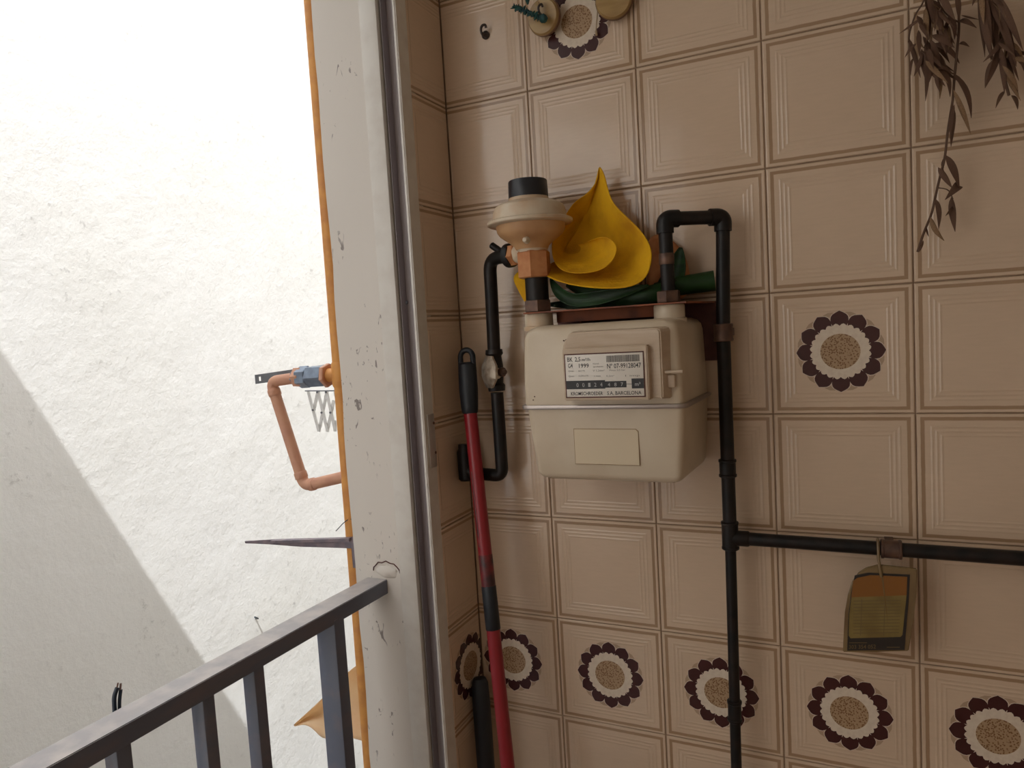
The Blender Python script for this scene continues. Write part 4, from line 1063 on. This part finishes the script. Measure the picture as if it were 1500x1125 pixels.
def put_leaf(parent, x0, y0, x1, y1, wpx, light=False):
    d0 = rl.uniform(-.058, -.022); d1 = d0 + rl.uniform(-.016, .014)
    d1 = min(d1, -.012)
    a, b = P(x0, y0, 1, d0), P(x1, y1, 1, d1)
    X = b - a; Ln = X.length; X.normalize()
    Yv = X.cross(Vector((rl.uniform(-.5, .5), -1, rl.uniform(-.3, .3)))).normalized(); Zv = X.cross(Yv)
    if Zv.y > 0: Yv = -Yv; Zv = -Zv
    wd = max(wpx / 915.0 * .95, .0025)
    o = bpy.data.objects.new('leaf', rl.choice(blades_l if light else blades)); COL.objects.link(o)
    sgn = rl.choice((1, -1))
    Mx = Matrix((X * Ln, Yv * wd * sgn, Zv * wd)).transposed().to_4x4(); Mx.translation = a
    o.parent = parent; o.matrix_parent_inverse = Matrix.Translation(-Vector(parent.location)); o.matrix_basis = Mx
    return o
def Z5(x, y): return (1320 + x / 5.62, y / 5.62)
def C5(x, y): return (1200 + x / 2.8125, y / 2.8125)
brA = empty('dried_branch', P(1404, 0, 1, -.04), 'long dried brown leafy sprig trailing down to a thin tip, at the top right', 'dried branch', 'dried sprigs hanging at the top right')
brB = empty('dried_branch', P(1447, 0, 1, -.04), 'dense dried brown leaf bunch in the top right corner, right of the long trailing sprig', 'dried branch', 'dried sprigs hanging at the top right')
stems = [([(1404, -60), (1404, 0), (1405, 41), (1402, 75), (1398, 114), (1396, 145), (1389, 187), (1384, 232), (1373, 275), (1365, 313), (1353, 341), (1344, 369)], .0016),
         ([(1362, -50), (1353, 4), (1341, 20), (1332, 48), (1331, 62)], .0011), ([(1362, -50), (1360, 0), (1362, 50), (1354, 70)], .0011), ([(1375, -50), (1372, 0), (1386, 22), (1405, 33)], .0011),
         ([(1385, 228), (1378, 240), (1385, 258), (1391, 272)], .0008), ([(1373, 275), (1390, 277), (1396, 292)], .0008)]
for pts, r in stems:
    n_ = len(pts); w3 = [P(x, y, 1, -.035) for x, y in pts]
    adopt(brA, tube('stem', fillet(w3, .01, 3), r, MT['twig'], n=6))
stem_pts = [P(1444, -60, 1, -.036), P(1447, 0, 1, -.036), P(1458, 60, 1, -.034), P(1466, 95, 1, -.034), P(1478, 140, 1, -.034)]
adopt(brB, tube('stem', stem_pts, .0018, MT['twig'], n=6), tube('stem', [P(1447, 0, 1, -.036), P(1465, 40, 1, -.034), P(1485, 75, 1, -.034)], .0012, MT['twig'], n=6))
LA = [(190, -60, 235, 320, 45), (225, -60, 262, 200, 42), (130, 130, 215, 310, 42), (60, 310, 160, 640, 36), (100, 480, 80, 622, 22), (195, 370, 200, 832, 42), (235, 620, 210, 712, 20),
      (250, 180, 390, 278, 42, 1), (330, -40, 445, 165, 52), (290, -40, 420, 125, 44), (455, -60, 478, 175, 42), (385, 120, 440, 325, 44), (250, 290, 440, 392, 48), (255, 355, 480, 522, 42), (240, 400, 362, 505, 30),
      (350, 350, 380, 470, 26), (200, 500, 388, 686, 38, 1), (225, 480, 430, 612, 44), (255, 560, 412, 602, 30), (340, 585, 472, 670, 22), (475, 175, 622, 230, 42), (495, 125, 645, 162, 12),
      (478, 358, 562, 385, 28), (425, 600, 578, 972, 44), (432, 740, 575, 1110, 38, 1), (437, 860, 400, 1140, 30), (150, 200, 230, 330, 30), (120, 300, 190, 400, 22, 1), (330, 60, 300, 130, 10), (300, 190, 440, 360, 34), (160, 420, 240, 560, 30), (180, 300, 250, 480, 32)]
for t in LA: put_leaf(brA, *Z5(t[0], t[1]), *Z5(t[2], t[3]), t[4] / 5.62, len(t) > 5)
LA2 = [(548, 440, 543, 604, 24), (522, 640, 578, 775, 28), (490, 690, 548, 775, 22), (575, 765, 520, 822, 36), (545, 812, 560, 955, 26), (550, 850, 520, 890, 12), (480, 820, 492, 945, 20), (458, 895, 515, 992, 20, 1), (440, 935, 452, 975, 8), (428, 990, 412, 1040, 8), (505, 700, 500, 740, 8)]
for t in LA2: put_leaf(brA, *C5(t[0], t[1]), *C5(t[2], t[3]), t[4] / 2.8125, len(t) > 5)
LB = [(640, -80, 690, 470, 44), (660, 20, 762, 530, 52), (690, -40, 740, 480, 48), (740, 40, 800, 425, 46), (780, -60, 1002, 412, 52), (765, 40, 950, 548, 52), (865, 330, 1005, 502, 28, 1), (805, 360, 690, 725, 52), (745, 500, 690, 715, 40),
      (820, 395, 850, 765, 48), (860, 470, 972, 815, 56), (830, 555, 985, 830, 28, 1), (852, 750, 778, 890, 30), (908, 785, 960, 902, 32), (870, 395, 947, 545, 42), (715, -40, 870, 390, 44), (612, -40, 585, 48, 26),
      (690, -80, 700, 300, 46), (720, 100, 770, 420, 40), (800, -20, 900, 330, 40), (650, 180, 740, 510, 26, 1), (830, 100, 940, 420, 38), (660, -90, 680, 200, 40, 1), (740, -40, 830, 250, 40)]
for t in LB: put_leaf(brB, *Z5(t[0], t[1]), *Z5(t[2], t[3]), t[4] / 5.62, len(t) > 5)
for (bx_, by_, n_, br_, sp_) in ((1362, 20, 9, brA, 22), (1355, 62, 12, brA, 20), (1382, 30, 8, brA, 18), (1366, 88, 8, brA, 16), (1458, 10, 8, brB, 14), (1468, 50, 10, brB, 16), (1478, 85, 7, brB, 14)):
    for _ in range(n_):
        x_ = bx_ + rl.uniform(-sp_, sp_) * .8; y_ = by_ + rl.uniform(-sp_, sp_); ln_ = rl.uniform(26, 50); an = rl.gauss(1.25, .38)
        put_leaf(br_, x_, y_, x_ + ln_ * math.cos(an) * .9, y_ + ln_ * math.sin(an), rl.uniform(4, 7.5), rl.random() < .35)
# nails they hang from
for p_, pr_ in ((P(1404, -60, 1, -.035), brA), (P(1444, -60, 1, -.036), brB)):
    adopt(pr_, lathe('nail', (p_.x, -.001, p_.z), (0, -1, 0), [(0, .0018), (.038, .0018), (.038, .0035), (.040, .0035)], MT['grey_metal'], 8))
adopt(brA, tube('tie', [P(1404, -60, 1, -.035), P(1375, -50, 1, -.035), P(1362, -50, 1, -.035)], .0014, MT['twig'], n=6))

# ================================================================ sub-parts under the parts they sit on
def nest(part, *kids):
    for k in kids:
        k.parent = part; k.matrix_parent_inverse = Matrix.Identity(4)
kid = lambda root, name: [o for o in root.children if o.name.split('.')[0] == name]
nest(hous, inner, *kid(meter, 'number_plate'), *kid(meter, 'label_gap'), *kid(meter, 'black_print'), *kid(meter, 'small_print'), *kid(meter, 'counter_digits'), *kid(meter, 'seal_pin'), *kid(meter, 'seal_block'))
nest(kid(meter, 'sticker_edge')[0], *kid(meter, 'sticker'))
nest(vb, va, vn, vs1)
nest(nutB, nutA, nutC, nutD, nutE)
nest(tb, dk, og, ov, ln, tx, *kid(tagm, 'crease'))
nest(grip, lp_)
nest(kp_plate, sc1, sc2)
